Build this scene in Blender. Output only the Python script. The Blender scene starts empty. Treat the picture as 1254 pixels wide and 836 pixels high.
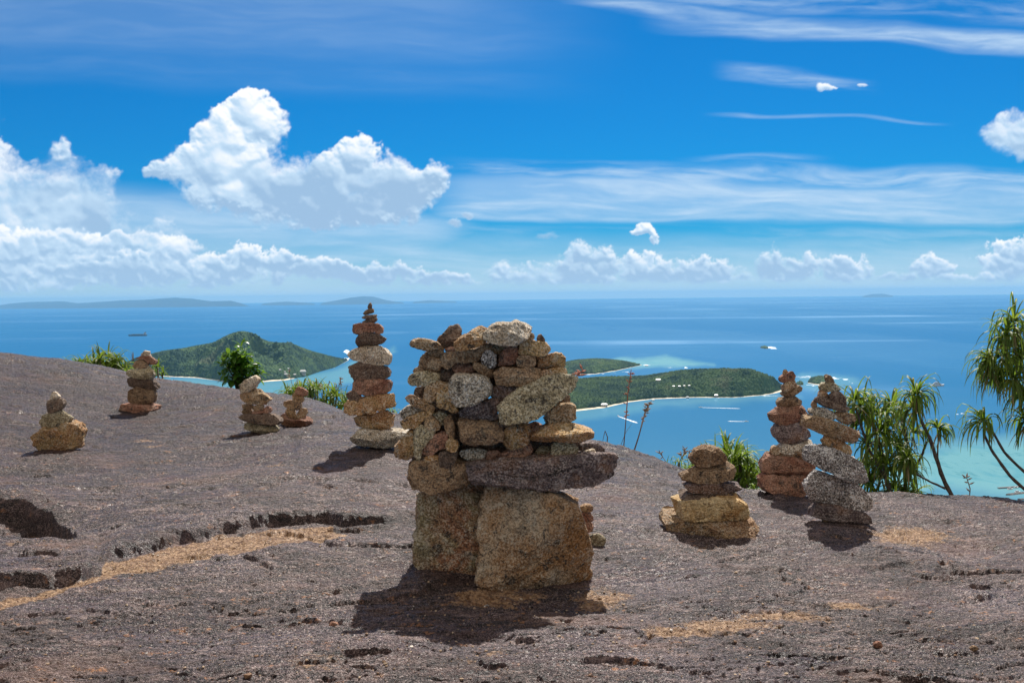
import bpy, math, random
import numpy as np
from mathutils import Matrix, Vector

# ------------------------------------------------------------------ camera
F = 1219.2                       # focal length in photo pixels (35 mm on a 36 mm sensor, 1254 px wide)
PITCH, ROLL = math.radians(2.62), math.radians(-0.66)
EYE = 490.0                      # metres above the sea
scene = bpy.context.scene
cam_data = bpy.data.cameras.new('camera'); cam_data.lens = 35; cam_data.sensor_width = 36
cam_data.clip_start = 0.05; cam_data.clip_end = 600000
cam = bpy.data.objects.new('camera', cam_data); scene.collection.objects.link(cam)
CM = (Matrix.Rotation(math.pi/2 - PITCH, 4, 'X') @ Matrix.Rotation(ROLL, 4, 'Z'))
cam.matrix_world = CM
scene.camera = cam
CR = np.array(CM.to_3x3())

# ------------------------------------------------------------------ light and exposure
SUN_EL, SUN_AZ = math.radians(49.5), math.radians(12)      # azimuth clockwise from +Y
SKY_STRENGTH = 0.10
sd = np.array([math.sin(SUN_AZ)*math.cos(SUN_EL), math.cos(SUN_AZ)*math.cos(SUN_EL), math.sin(SUN_EL)])
sun_data = bpy.data.lights.new('sun', 'SUN'); sun_data.energy = 5.0; sun_data.angle = math.radians(0.53)
sun_data.color = (1.0, 0.955, 0.89)
sun = bpy.data.objects.new('sun', sun_data); scene.collection.objects.link(sun)
sun.rotation_euler = Vector(sd).to_track_quat('Z', 'Y').to_euler()
scene.view_settings.view_transform = 'Standard'; scene.view_settings.look = 'None'
scene.view_settings.gamma = 1.0; scene.view_settings.use_curve_mapping = False
scene.view_settings.exposure = 0.25
scene.render.engine = 'CYCLES'
cy = scene.cycles
cy.use_denoising = True
cy.max_bounces = 6; cy.diffuse_bounces = 3; cy.glossy_bounces = 2; cy.transmission_bounces = 2
cy.transparent_max_bounces = 6; cy.volume_bounces = 1
cy.sample_clamp_indirect = 6.0

# ------------------------------------------------------------------ pixel <-> world (for reading places off the photograph)
def ray(px, py):
    v = np.array([(px-627)/F, -(py-418)/F, -1.0])
    return CR @ v
def at_depth(px, py, Y):
    r = ray(px, py); return r * (Y/r[1])
def at_sea(px, py, h=0.0):
    r = ray(px, py); return r * ((-EYE+h)/r[2])
def project(P):
    q = P @ CR                                     # world -> camera axes
    w = -q[..., 2]; w = np.where(np.abs(w) < 1e-6, 1e-6, w)
    return 627 + F*q[..., 0]/w, 418 - F*q[..., 1]/w

# ------------------------------------------------------------------ node helper
def lin(r, g, b):
    f = lambda c: (c/255/12.92) if c/255 <= 0.04045 else ((c/255+0.055)/1.055)**2.4
    return (f(r), f(g), f(b), 1.0)
class S:
    """a socket with arithmetic"""
    def __init__(s, g, sock): s.g = g; s.s = sock
    def _m(s, op, *a, clamp=False): return s.g.math(op, s, *a, clamp=clamp)
    def __add__(s, o): return s._m('ADD', o)
    __radd__ = __add__
    def __sub__(s, o): return s._m('SUBTRACT', o)
    def __rsub__(s, o): return s.g.math('SUBTRACT', o, s)
    def __mul__(s, o): return s._m('MULTIPLY', o)
    __rmul__ = __mul__
    def __truediv__(s, o): return s._m('DIVIDE', o)
    def clamp(s): return s._m('ADD', 0.0, clamp=True)
    def max(s, o): return s._m('MAXIMUM', o)
    def min(s, o): return s._m('MINIMUM', o)
class G:
    def __init__(s, tree): s.t = tree; s.n = tree.nodes; s.l = tree.links
    def put(s, sock, v):
        if isinstance(v, S): s.l.new(v.s, sock)
        elif v is not None: sock.default_value = v
    def math(s, op, *a, clamp=False):
        n = s.n.new('ShaderNodeMath'); n.operation = op; n.use_clamp = clamp
        for i, v in enumerate(a): s.put(n.inputs[i], v)
        return S(s, n.outputs[0])
    def vec(s, x, y, z=0.0):
        n = s.n.new('ShaderNodeCombineXYZ')
        for i, v in enumerate((x, y, z)): s.put(n.inputs[i], v)
        return S(s, n.outputs[0])
    def xyz(s, v):
        n = s.n.new('ShaderNodeSeparateXYZ'); s.put(n.inputs[0], v)
        return [S(s, o) for o in n.outputs]
    def vmath(s, op, *a):
        n = s.n.new('ShaderNodeVectorMath'); n.operation = op
        for i, v in enumerate(a):
            if op == 'SCALE' and i == 1: s.put(n.inputs['Scale'], v)
            else: s.put(n.inputs[i], v)
        return S(s, n.outputs['Value'] if op in ('LENGTH', 'DOT_PRODUCT') else n.outputs[0])
    def noise(s, v, scale, detail=4.0, rough=0.55, dist=0.0, col=False, kind='FBM', lac=2.0):
        n = s.n.new('ShaderNodeTexNoise'); n.noise_type = kind
        s.put(n.inputs['Vector'], v); s.put(n.inputs['Scale'], scale); n.inputs['Detail'].default_value = detail
        n.inputs['Roughness'].default_value = rough; n.inputs['Distortion'].default_value = dist
        n.inputs['Lacunarity'].default_value = lac
        return S(s, n.outputs['Color' if col else 'Fac'])
    def voro(s, v, scale, feature='F1', out='Distance', rand=1.0, detail=0.0, rough=0.5, smooth=None):
        n = s.n.new('ShaderNodeTexVoronoi'); n.feature = feature
        s.put(n.inputs['Vector'], v); s.put(n.inputs['Scale'], scale); n.inputs['Randomness'].default_value = rand
        n.inputs['Detail'].default_value = detail; n.inputs['Roughness'].default_value = rough
        if smooth is not None: n.inputs['Smoothness'].default_value = smooth
        return S(s, n.outputs[out])
    def step(s, v, a, b, lo=0.0, hi=1.0, smooth=True):
        n = s.n.new('ShaderNodeMapRange'); n.interpolation_type = 'SMOOTHSTEP' if smooth else 'LINEAR'; n.clamp = True
        s.put(n.inputs['Value'], v); s.put(n.inputs['From Min'], a); s.put(n.inputs['From Max'], b)
        s.put(n.inputs['To Min'], lo); s.put(n.inputs['To Max'], hi)
        return S(s, n.outputs[0])
    def mix(s, f, a, b, blend='MIX'):
        n = s.n.new('ShaderNodeMix'); n.data_type = 'RGBA'; n.blend_type = blend; n.clamp_factor = True
        s.put(n.inputs['Factor'], f)
        s.put([i for i in n.inputs if i.name == 'A' and i.type == 'RGBA'][0], a)
        s.put([i for i in n.inputs if i.name == 'B' and i.type == 'RGBA'][0], b)
        return S(s, [o for o in n.outputs if o.type == 'RGBA'][0])
    def curve(s, v, pts, lo, hi, vmax):
        """value -> value through a float curve: pts (x, y)"""
        n = s.n.new('ShaderNodeFloatCurve'); c = n.mapping.curves[0]
        pts = sorted(((x-lo)/(hi-lo), y/vmax) for x, y in pts)
        c.points[0].location = pts[0]; c.points[1].location = pts[-1]
        for p in pts[1:-1]: c.points.new(*p)
        n.mapping.use_clip = False; n.mapping.update()
        s.put(n.inputs['Value'], (v - lo)*(1.0/(hi-lo)))
        return S(s, n.outputs[0]) * vmax
    def attr(s, name):
        n = s.n.new('ShaderNodeAttribute'); n.attribute_name = name
        return S(s, n.outputs['Fac'])
    def coord(s, out='Object'):
        n = s.n.new('ShaderNodeTexCoord'); return S(s, n.outputs[out])
def new_mat(name):
    m = bpy.data.materials.new(name); m.use_nodes = True
    g = G(m.node_tree)
    b = next(n for n in g.n if n.type == 'BSDF_PRINCIPLED')
    return m, g, b
def bump(g, b, h, dist, strength=1.0):
    n = g.n.new('ShaderNodeBump'); n.inputs['Distance'].default_value = dist; n.inputs['Strength'].default_value = strength
    g.put(n.inputs['Height'], h); g.l.new(n.outputs[0], b.inputs['Normal'])

# ------------------------------------------------------------------ sky
world = bpy.data.worlds.new('World'); scene.world = world; world.use_nodes = True
g = G(world.node_tree)
bg = next(n for n in g.n if n.type == 'BACKGROUND')
sky_node = g.n.new('ShaderNodeTexSky'); sky_node.sky_type = 'NISHITA'; sky_node.sun_disc = False
sky_node.sun_elevation = SUN_EL; sky_node.sun_rotation = SUN_AZ; sky_node.altitude = 500; sky_node.air_density = 1.0
sky_node.dust_density = 0.4; sky_node.ozone_density = 2.0
SKY_TINT = (0.02, 0.36, 0.69, 1)
_x, _y, _z = g.xyz(g.vmath('NORMALIZE', g.coord('Generated')))
_c = g.mix(g.step(_z, 0.35, 0.75), (SKY_TINT), (1, 1, 1, 1))
_c = g.mix(1.0, S(g, sky_node.outputs[0]), _c, 'MULTIPLY')
# unseen warm cloud glow added overhead and behind the camera as fill light
_n = g.noise(g.vmath('NORMALIZE', g.coord('Generated')), 2.6, 3, 0.6)
_f = g.step(_z, 0.40, 0.70).max(g.step(_y*-1.0, -0.25, 0.45))*g.step(_n, 0.30, 0.62, 0.45, 0.95)*g.step(_z, -0.02, 0.03)
_c = g.mix(_f, _c, (0.52/SKY_STRENGTH, 0.45/SKY_STRENGTH, 0.36/SKY_STRENGTH, 1))
g.l.new(_c.s, bg.inputs['Color'])
bg.inputs['Strength'].default_value = SKY_STRENGTH
HAZE_DENSITY = 1.35e-5
# ------------------------------------------------------------------ numpy noise
_rs = np.random.RandomState(7)
_perm = np.concatenate([_rs.permutation(4096)]*2).astype(np.int32)
_g3 = _rs.normal(size=(4096, 3)).astype(np.float32); _g3 /= np.linalg.norm(_g3, axis=1)[:, None]
_j2 = _rs.rand(4096, 2).astype(np.float32)
def pn(x, y, z=0.0, seed=0):
    """gradient noise, about -1..1"""
    x, y, z = np.broadcast_arrays(np.asarray(x, np.float32), np.asarray(y, np.float32), np.asarray(z, np.float32))
    xi, yi, zi = np.floor(x).astype(np.int32), np.floor(y).astype(np.int32), np.floor(z).astype(np.int32)
    fx, fy, fz = x-xi, y-yi, z-zi
    s = lambda t: t*t*t*(t*(t*6-15)+10)
    ux, uy, uz = s(fx), s(fy), s(fz)
    out = 0
    for dz in (0, 1):
        wz = uz if dz else 1-uz
        hz = _perm[(zi+dz+seed*17) & 4095]
        for dy in (0, 1):
            wy = uy if dy else 1-uy
            hy = _perm[(hz + yi+dy) & 4095]
            for dx in (0, 1):
                wx = ux if dx else 1-ux
                g_ = _g3[_perm[(hy + xi+dx) & 4095]]
                out = out + wx*wy*wz*(g_[..., 0]*(fx-dx) + g_[..., 1]*(fy-dy) + g_[..., 2]*(fz-dz))
    return out*1.6
def fbm(x, y, z=0.0, octv=5, rough=0.5, seed=0, lac=2.03):
    a, t, o = 1.0, 0.0, 0
    x = np.asarray(x, np.float32); y = np.asarray(y, np.float32); z = np.asarray(z, np.float32)
    for i in range(octv):
        o = o + a*pn(x, y, z, seed+i*3); t += a; a *= rough; x = x*lac+3.7; y = y*lac-1.3; z = z*lac+0.9
    return o/t
def worley(x, y, seed=0):
    """distance to the nearest cell point, 2D"""
    xi, yi = np.floor(x).astype(np.int32), np.floor(y).astype(np.int32)
    best = np.full(np.shape(x), 9.0, np.float32)
    for dy in (-1, 0, 1):
        for dx in (-1, 0, 1):
            j = _j2[_perm[(_perm[(xi+dx+seed*31) & 4095] + yi+dy) & 4095]]
            best = np.minimum(best, (xi+dx+j[..., 0]-x)**2 + (yi+dy+j[..., 1]-y)**2)
    return np.sqrt(best)
def sstep(a, b, v):
    t = np.clip((v-a)/(b-a), 0, 1); return t*t*(3-2*t)
# ------------------------------------------------------------------ object helpers
col = scene.collection
def tag(o, label=None, cat=None, group=None, kind=None):
    if label: o['label'] = label
    if cat: o['category'] = cat
    if group: o['group'] = group
    if kind: o['kind'] = kind
    return o
def mesh_np(name, V, Fq, mat=None, parent=None, smooth=True, attrs=None, Ft=None):
    """V (n,3); Fq (m,4) quads and/or Ft (k,3) triangles"""
    me = bpy.data.meshes.new(name)
    V = np.asarray(V, np.float32)
    Fq = np.zeros((0, 4), np.int32) if Fq is None else np.asarray(Fq, np.int32).reshape(-1, 4)
    Ft = np.zeros((0, 3), np.int32) if Ft is None else np.asarray(Ft, np.int32).reshape(-1, 3)
    me.vertices.add(len(V)); me.vertices.foreach_set('co', V.ravel())
    nl = Fq.size + Ft.size; me.loops.add(nl)
    me.loops.foreach_set('vertex_index', np.concatenate([Fq.ravel(), Ft.ravel()]).astype(np.int32))
    me.polygons.add(len(Fq)+len(Ft))
    st = np.concatenate([np.arange(len(Fq))*4, Fq.size + np.arange(len(Ft))*3]).astype(np.int32)
    me.polygons.foreach_set('loop_start', st)
    me.polygons.foreach_set('use_smooth', np.full(len(st), smooth, bool))
    me.update(calc_edges=True); me.validate()
    for k, v in (attrs or {}).items():
        a = me.attributes.new(k, 'FLOAT', 'POINT'); a.data.foreach_set('value', np.asarray(v, np.float32).ravel())
    if mat: me.materials.append(mat)
    o = bpy.data.objects.new(name, me); col.objects.link(o)
    if parent: o.parent = parent
    return o
def grid_faces(nr, nc, wrap=False):
    r = np.arange(nr-1)[:, None]; c = np.arange(nc if wrap else nc-1)[None, :]
    a = r*nc + c; b = r*nc + (c+1) % nc
    return np.stack([a, b, b+nc, a+nc], -1).reshape(-1, 4)
def empty(name, loc=(0, 0, 0), label=None, cat=None, group=None):
    o = bpy.data.objects.new(name, None); col.objects.link(o); o.location = loc; o.empty_display_size = 0.1
    return tag(o, label, cat, group)
class MB:
    """collects simple solids and leaf strips into one mesh"""
    def __init__(s): s.v = []; s.q = []; s.t = []; s.n = 0
    def add(s, V, Q=None, T=None):
        V = np.asarray(V, float)
        s.v.append(V)
        if Q is not None and len(Q): s.q.append(np.asarray(Q)+s.n)
        if T is not None and len(T): s.t.append(np.asarray(T)+s.n)
        s.n += len(V)
    def box(s, c, d, rz=0.0, taper=1.0):
        c = np.array(c, float); x, y, z = np.array(d)/2.0
        V = np.array([[-x, -y, -z], [x, -y, -z], [x, y, -z], [-x, y, -z], [-x*taper, -y*taper, z], [x*taper, -y*taper, z], [x*taper, y*taper, z], [-x*taper, y*taper, z]])
        R = np.array([[math.cos(rz), -math.sin(rz), 0], [math.sin(rz), math.cos(rz), 0], [0, 0, 1]])
        s.add(V @ R.T + c, [[0, 3, 2, 1], [4, 5, 6, 7], [0, 1, 5, 4], [1, 2, 6, 5], [2, 3, 7, 6], [3, 0, 4, 7]])
    def tube(s, pts, rad, n=7):
        pts = np.array(pts, float); m = len(pts); rad = np.broadcast_to(rad, (m,))
        T = np.gradient(pts, axis=0); T /= np.linalg.norm(T, axis=1)[:, None] + 1e-9
        up = np.array([0.31, 0.2, 0.93]); A = np.cross(T, up); A /= np.linalg.norm(A, axis=1)[:, None] + 1e-9; B = np.cross(T, A)
        th = np.arange(n)/n*2*math.pi
        V = pts[:, None] + rad[:, None, None]*(np.cos(th)[None, :, None]*A[:, None] + np.sin(th)[None, :, None]*B[:, None])
        V = np.concatenate([V.reshape(-1, 3), pts[:1], pts[-1:]])
        Q = grid_faces(m, n, True)
        k = m*n; j = np.arange(n)
        Tt = np.concatenate([np.stack([(j+1) % n, j, np.full(n, k)], 1), np.stack([(m-1)*n+j, (m-1)*n+(j+1) % n, np.full(n, k+1)], 1)])
        s.add(V, Q, Tt)
    def build(s, name, mat, parent=None, smooth=False):
        V = np.concatenate(s.v); Q = np.concatenate(s.q) if s.q else None; T = np.concatenate(s.t) if s.t else None
        loc = np.zeros(3)
        if parent is None: loc = np.array([V[:, 0].mean(), V[:, 1].mean(), V[:, 2].min()])
        o = mesh_np(name, V-loc, Q, mat, parent, smooth, Ft=T)
        if parent is None: o.location = loc
        return o
def poly_mask(X, Y, poly, soft):
    """1 inside a polygon, falling to 0 over `soft` outside/inside"""
    P = np.array(poly, np.float32); n = len(P)
    ins = np.zeros(X.shape, bool); dm = np.full(X.shape, 1e9, np.float32)
    for i in range(n):
        x1, y1 = P[i]; x2, y2 = P[(i+1) % n]
        c = ((y1 > Y) != (y2 > Y)) & (X < (x2-x1)*(Y-y1)/((y2-y1) if y2 != y1 else 1e-9) + x1); ins ^= c
        dx, dy = x2-x1, y2-y1; t = np.clip(((X-x1)*dx+(Y-y1)*dy)/(dx*dx+dy*dy+1e-9), 0, 1)
        dm = np.minimum(dm, np.hypot(X-x1-t*dx, Y-y1-t*dy))
    sgn = np.where(ins, dm, -dm)
    return sstep(-soft, soft, sgn)
def line_dist(X, Y, pts):
    P = np.array(pts, np.float32); dm = np.full(X.shape, 1e9, np.float32); side = np.zeros(X.shape, np.float32)
    for i in range(len(P)-1):
        x1, y1 = P[i]; x2, y2 = P[i+1]; dx, dy = x2-x1, y2-y1
        t = np.clip(((X-x1)*dx+(Y-y1)*dy)/(dx*dx+dy*dy+1e-9), 0, 1); d = np.hypot(X-x1-t*dx, Y-y1-t*dy)
        side = np.where(d < dm, np.sign((Y-y1)*dx-(X-x1)*dy), side); dm = np.minimum(dm, d)
    return dm, side
# ------------------------------------------------------------------ clouds of the sky, worked out on a grid
def cloud_maps():
    """cover, whiteness of the clouds on a grid laid over the sky (columns/rows 1 photo pixel of arc)"""
    X0, X1, Y0, Y1 = -330, 1590, -150, 376
    X, Y = np.meshgrid(np.arange(X0, X1, 1.0, dtype=np.float32), np.arange(Y0, Y1, 1.0, dtype=np.float32))
    cov = np.zeros_like(X); val = np.zeros_like(X)
    def over(a, v):
        nonlocal cov, val
        a = np.clip(a, 0, 1); o = a + cov*(1-a)
        val = np.where(o > 1e-4, (v*a + val*cov*(1-a))/np.maximum(o, 1e-4), v); cov = o
    # --- cirrus
    YY = Y + X*0.0
    wv = fbm(X*0.004, Y*0.02, 0, 3)
    n1 = fbm(X*0.0030+3.1, (Y - X*0.03)*0.030 + wv*1.0, 0.3, 6, 0.6)
    n2 = fbm(X*0.010+7.7, (Y - X*0.03)*0.11 + wv*1.8, 0.7, 5, 0.6)
    tex = sstep(-0.28, 0.42, n1*0.6+n2*0.4)
    def band(x0, y0, x1, y1, half, soft, xa=None, xb=None, fade=60, bow=0):
        k = (y1-y0)/(x1-x0); dy = np.abs(Y - (y0+(X-x0)*k) - bow*np.sin((X-x0)/(x1-x0)*3.14) + wv*14)
        m = 1-sstep(half, half+soft, dy)
        if xa is not None: m = m*sstep(xa-fade, xa+fade, X)
        if xb is not None: m = m*(1-sstep(xb-fade, xb+fade, X))
        return m
    c = np.zeros_like(X)
    for m, a, b in ((band(560, 243, 1254, 250, 12, 22, 545, None, 45), 0.55, 0.42), (band(560, 212, 1254, 224, 6, 16, 570, None, 50), 0.85, 0.02),
                    (band(560, 266, 1254, 268, 2, 7, 540, None, 40), 0.55, 0.30), (band(250, 290, 1254, 290, 4, 14), 0.45, 0),
                    (band(690, -4, 1000, 34, 3, 12, 700, 1010, 60), 0.6, 0.10), (band(860, 26, 1254, 52, 5, 13, 850, None, 80), 0.75, 0.28),
                    (band(800, -10, 1254, 14, 3, 20, 760, None, 90), 0.62, 0.0),
                    (band(880, 136, 1160, 151, 0.3, 3.5, 890, 1140, 35), 0.45, 0.2), (band(880, 86, 1060, 106, 3, 11, 900, 1050, 35), 0.7, 0),
                    (band(850, 198, 960, 196, 1, 7, 860, 980, 50), 0.5, 0), (band(-50, 62, 700, 92, 8, 40, None, 620, 160), 0.08, 0.06),
                    (band(60, 0, 700, 22, 30, 65, None, 640, 160), 0.10, 0.14), (band(60, 270, 560, 304, 20, 28, 60, 560, 60), 0.35, 0.42),
                    (band(60, 322, 1254, 322, 14, 32), 0.30, 0.34), (band(-50, 285, 500, 312, 34, 42, None, 430, 120), 0.30, 0.50)):
        c = np.maximum(c, m*(tex*a + b))
    over(c*0.92, 0.63 + 0.0*X)
    def blur(a, r):
        n = int(r*2)+1; kx = np.exp(-0.5*(np.arange(-n, n+1)/r)**2); kx /= kx.sum()
        o = 0; p = np.pad(a, n, mode='edge')
        for i, w in enumerate(kx): o = o + w*p[:, i:i+a.shape[1]]
        p = o; o = 0
        for i, w in enumerate(kx): o = o + w*p[i:i+a.shape[0]]
        return o
    # --- cumulus
    wx1, wy1 = fbm(X*0.016, Y*0.016, 1.1, 3), fbm(X*0.016, Y*0.016, 5.1, 3)
    wx2, wy2 = fbm(X*0.06, Y*0.06, 2.1, 4), fbm(X*0.06, Y*0.06, 8.1, 4)
    def cumulus(lst, sc, wb, wm, edge, amp, lo, hi, y_top, y_base, strength=1.0, flat=None, relief=1.0, patch=0.3, seed=0, bulge=18, k=4.0, fall=0.15):
        x, y = X + wx1*wb + wx2*wm, Y + wy1*wb + wy2*wm
        f = None; q = 0
        for (px, py, rx, ry) in lst:
            r = 1.0 - (((x-px)/rx)**2 + ((y-py)/ry)**2)
            q = q + np.exp(np.clip(r*k, -30, 30))
        f = np.log(q)/k
        bl, a, s, t = 0, 1.0, sc, 0
        bs = 0
        for o in range(5):
            w_ = 0.62 - worley(x*s+o*9.1, y*s*1.05+o*4.7, seed+o)
            bl = bl + a*w_; t += a
            if o < 3: bs = bs + a*w_*(1.0, 0.55, 0.22)[o]
            a *= 0.56; s *= 2.05
        bl = bl/t; bs = blur(bs, 1.0 if sc > 0.04 else 2.2)
        fine = fbm(X*sc*7, Y*sc*7, 3.3, 4, 0.6)
        dens = f + bl*amp + fine*amp*0.22
        soft = edge*(0.55 + 2.6*sstep(-0.2, 0.7, fbm(X*0.011+seed*3, Y*0.016, 7.7, 3)) + 1.4*sstep(y_top, y_base, Y))
        al = sstep(0.0, 1.0, dens/soft)
        if flat is not None:
            al = al*(1-sstep(flat, flat+7, Y + X*0.0115 + wx2*8 + wx1*3))
        # bulging height towards the viewer, lit from high up and slightly right
        hgt = bulge*np.sqrt(np.clip(f+0.4, 0, 1.6)) + bs*(0.50/sc)*relief + fine*(0.012/sc)*relief
        gy, gx = np.gradient(hgt)
        nrm = np.sqrt(gx*gx+gy*gy+1)
        lam = (-gx*0.30 + gy*0.80 + 0.42)/nrm            # image rows grow downwards
        depth = sstep(0.3, 1.3, dens)
        ht = 1-np.clip((Y-y_top)/(y_base-y_top), 0, 1)
        pt = fbm(X*0.012+seed, Y*0.014, 4.4, 3)
        v = 0.30 + 0.56*lam + 0.34*ht - patch*depth*(0.25+(1-ht))*np.clip(0.55+1.9*pt, -0.2, 1.6) + fine*0.03 - depth*fall
        v = np.clip(v, lo, hi)
        over(al*strength, v)
    # broad soft cloud at the left
    cumulus([(-120, 230, 130, 90), (-30, 240, 90, 70), (58, 232, 50, 42), (98, 255, 56, 44), (150, 300, 75, 36), (40, 300, 120, 46), (200, 318, 70, 22),
             (74, 188, 14, 14), (-6, 186, 18, 24)], 0.022, 34, 16, 0.75, 1.35, 0.25, 0.86, 190, 350, 0.92, relief=0.45, seed=3, patch=0.35)
    cumulus([(-200, 325, 200, 50), (-20, 322, 70, 42), (60, 330, 50, 38), (110, 318, 30, 30), (160, 332, 50, 24), (212, 316, 26, 26), (255, 330, 40, 22), (300, 322, 22, 22), (345, 326, 30, 20), (385, 332, 30, 14), (410, 334, 60, 12),
             (470, 336, 50, 13), (545, 344, 50, 8), (615, 335, 18, 14), (650, 342, 34, 12), (716, 322, 30, 24), (700, 336, 60, 18), (742, 316, 16, 18), (788, 331, 50, 17),
             (862, 332, 44, 17), (948, 325, 22, 18), (985, 328, 24, 18), (1035, 330, 30, 16), (930, 342, 60, 10), (1140, 330, 28, 13), (1095, 342, 40, 8),
             (1240, 322, 38, 26), (1300, 318, 60, 34), (1420, 330, 90, 20), (787, 284, 13, 7), (800, 292, 6, 8), (1180, 345, 60, 8), (1560, 320, 80, 30)],
            0.062, 11, 9, 0.42, 2.2, 0.25, 1.0, 286, 352, 0.97, flat=352, relief=0.95, seed=1, patch=0.38, bulge=10, k=5)
    cumulus([(60, 296, 70, 14), (155, 298, 50, 14), (215, 304, 36, 14), (10, 310, 60, 18), (130, 330, 120, 10)], 0.045, 8, 9, 0.55, 1.5, 0.25, 0.97, 275, 350, 0.8, relief=0.7, seed=5, bulge=10)
    # the big cumulus with two towers
    cumulus([(306, 134, 30, 24), (322, 156, 30, 24), (270, 172, 34, 34), (248, 205, 50, 30), (296, 212, 60, 40), (345, 238, 58, 38),
             (400, 228, 48, 38), (440, 194, 28, 26), (468, 222, 42, 34), (510, 232, 34, 22), (536, 216, 18, 13), (455, 254, 62, 22),
             (385, 258, 60, 18), (196, 208, 16, 10), (286, 240, 60, 22)], 0.026, 17, 12, 0.34, 1.25, 0.24, 1.0, 115, 285, 1.0, relief=0.6, seed=2, patch=0.34, bulge=26, k=3.5, fall=0.0)
    cumulus([(1252, 158, 40, 24), (1225, 165, 24, 16), (1264, 180, 42, 18), (1310, 160, 50, 40), (1014, 106, 13, 5), (1056, 104, 6, 3), (556, 274, 13, 5), (574, 264, 7, 4),
             (668, 289, 16, 5)], 0.055, 7, 7, 0.6, 0.9, 0.3, 1.0, 110, 230, 0.95, relief=0.5, seed=4, bulge=8)
    cumulus([(-300, 120, 110, 60), (1500, 130, 120, 50), (1600, 160, 90, 40)], 0.026, 12, 8, 0.3, 0.9, 0.25, 1.0, 60, 200, 0.95, seed=9)
    val = blur(val, 0.6)
    return X0, Y0, cov.astype(np.float32), val.astype(np.float32)
# ------------------------------------------------------------------ the sky: a dome far outside everything, carrying the clouds
def build_sky():
    X0, Y0, cov, val = cloud_maps()
    az = np.linspace(-0.66, 0.66, 1750); el = np.linspace(-0.004, 0.44, 600)
    A, E = np.meshgrid(az, el)
    D = np.stack([np.sin(A)*np.cos(E), np.cos(A)*np.cos(E), np.sin(E)], -1)
    px, py = project(D)
    h, w = cov.shape
    fx = np.clip(px-X0, 0, w-1.001); fy = np.clip(py-Y0, 0, h-1.001)
    i, j = fx.astype(int), fy.astype(int); u, v = fx-i, fy-j
    def smp(m): return (m[j, i]*(1-u)+m[j, i+1]*u)*(1-v) + (m[j+1, i]*(1-u)+m[j+1, i+1]*u)*v
    edge = sstep(0.66, 0.60, np.abs(A))*sstep(0.44, 0.40, E)
    # close to the horizon the air itself whitens
    air = np.clip(1-E/0.042, 0, 1)*0.72
    c = smp(cov)*edge; vv = smp(val)
    m, g, b = new_mat('sky_clouds')
    g.n.remove(b)
    cov_s, val_s, air_s = g.attr('cover'), g.attr('white'), g.attr('air')
    c1 = g.mix(g.step(val_s, 0.0, 0.6, smooth=False), SKY_DARK, SKY_MID)
    c1 = g.mix(g.step(val_s, 0.6, 1.0, smooth=False), c1, SKY_WHITE)
    c1 = g.mix(air_s, c1, SKY_AIR)
    em = g.n.new('ShaderNodeEmission'); g.put(em.inputs[0], c1)
    tr = g.n.new('ShaderNodeBsdfTransparent'); mx = g.n.new('ShaderNodeMixShader')
    g.put(mx.inputs[0], cov_s); g.l.new(tr.outputs[0], mx.inputs[1]); g.l.new(em.outputs[0], mx.inputs[2])
    out = next(n for n in g.n if n.type == 'OUTPUT_MATERIAL'); g.l.new(mx.outputs[0], out.inputs['Surface'])
    m.cycles.emission_sampling = 'NONE'
    cc = 1-(1-c)*(1-air*edge)
    R = 420000.0
    o = mesh_np('sky', (D*R).reshape(-1, 3), grid_faces(len(el), len(az)), m, attrs={'cover': cc, 'white': vv, 'air': np.where(cc > 1e-3, air*(1-c*0.75)/np.maximum(cc, 1e-3), 0)})
    tag(o, kind='structure')
SKY_DARK = lin(116, 156, 196); SKY_MID = lin(184, 209, 231); SKY_WHITE = lin(242, 243, 246); SKY_AIR = lin(205, 221, 234)
build_sky()

# ------------------------------------------------------------------ haze: the air between
hz = MB(); hz.box((0, 0, -490/2-20+150), (224000, 224000, 490+340))
mh = bpy.data.materials.new('haze_air'); mh.use_nodes = True
gh = G(mh.node_tree)
for n in list(gh.n):
    if n.type == 'BSDF_PRINCIPLED': gh.n.remove(n)
pv = gh.n.new('ShaderNodeVolumePrincipled'); pv.inputs['Color'].default_value = (0.32, 0.66, 0.95, 1)
pv.inputs['Density'].default_value = HAZE_DENSITY; pv.inputs['Anisotropy'].default_value = 0.0
gh.l.new(pv.outputs[0], next(n for n in gh.n if n.type == 'OUTPUT_MATERIAL').inputs['Volume'])
o = hz.build('haze', mh); tag(o, kind='stuff')

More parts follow.
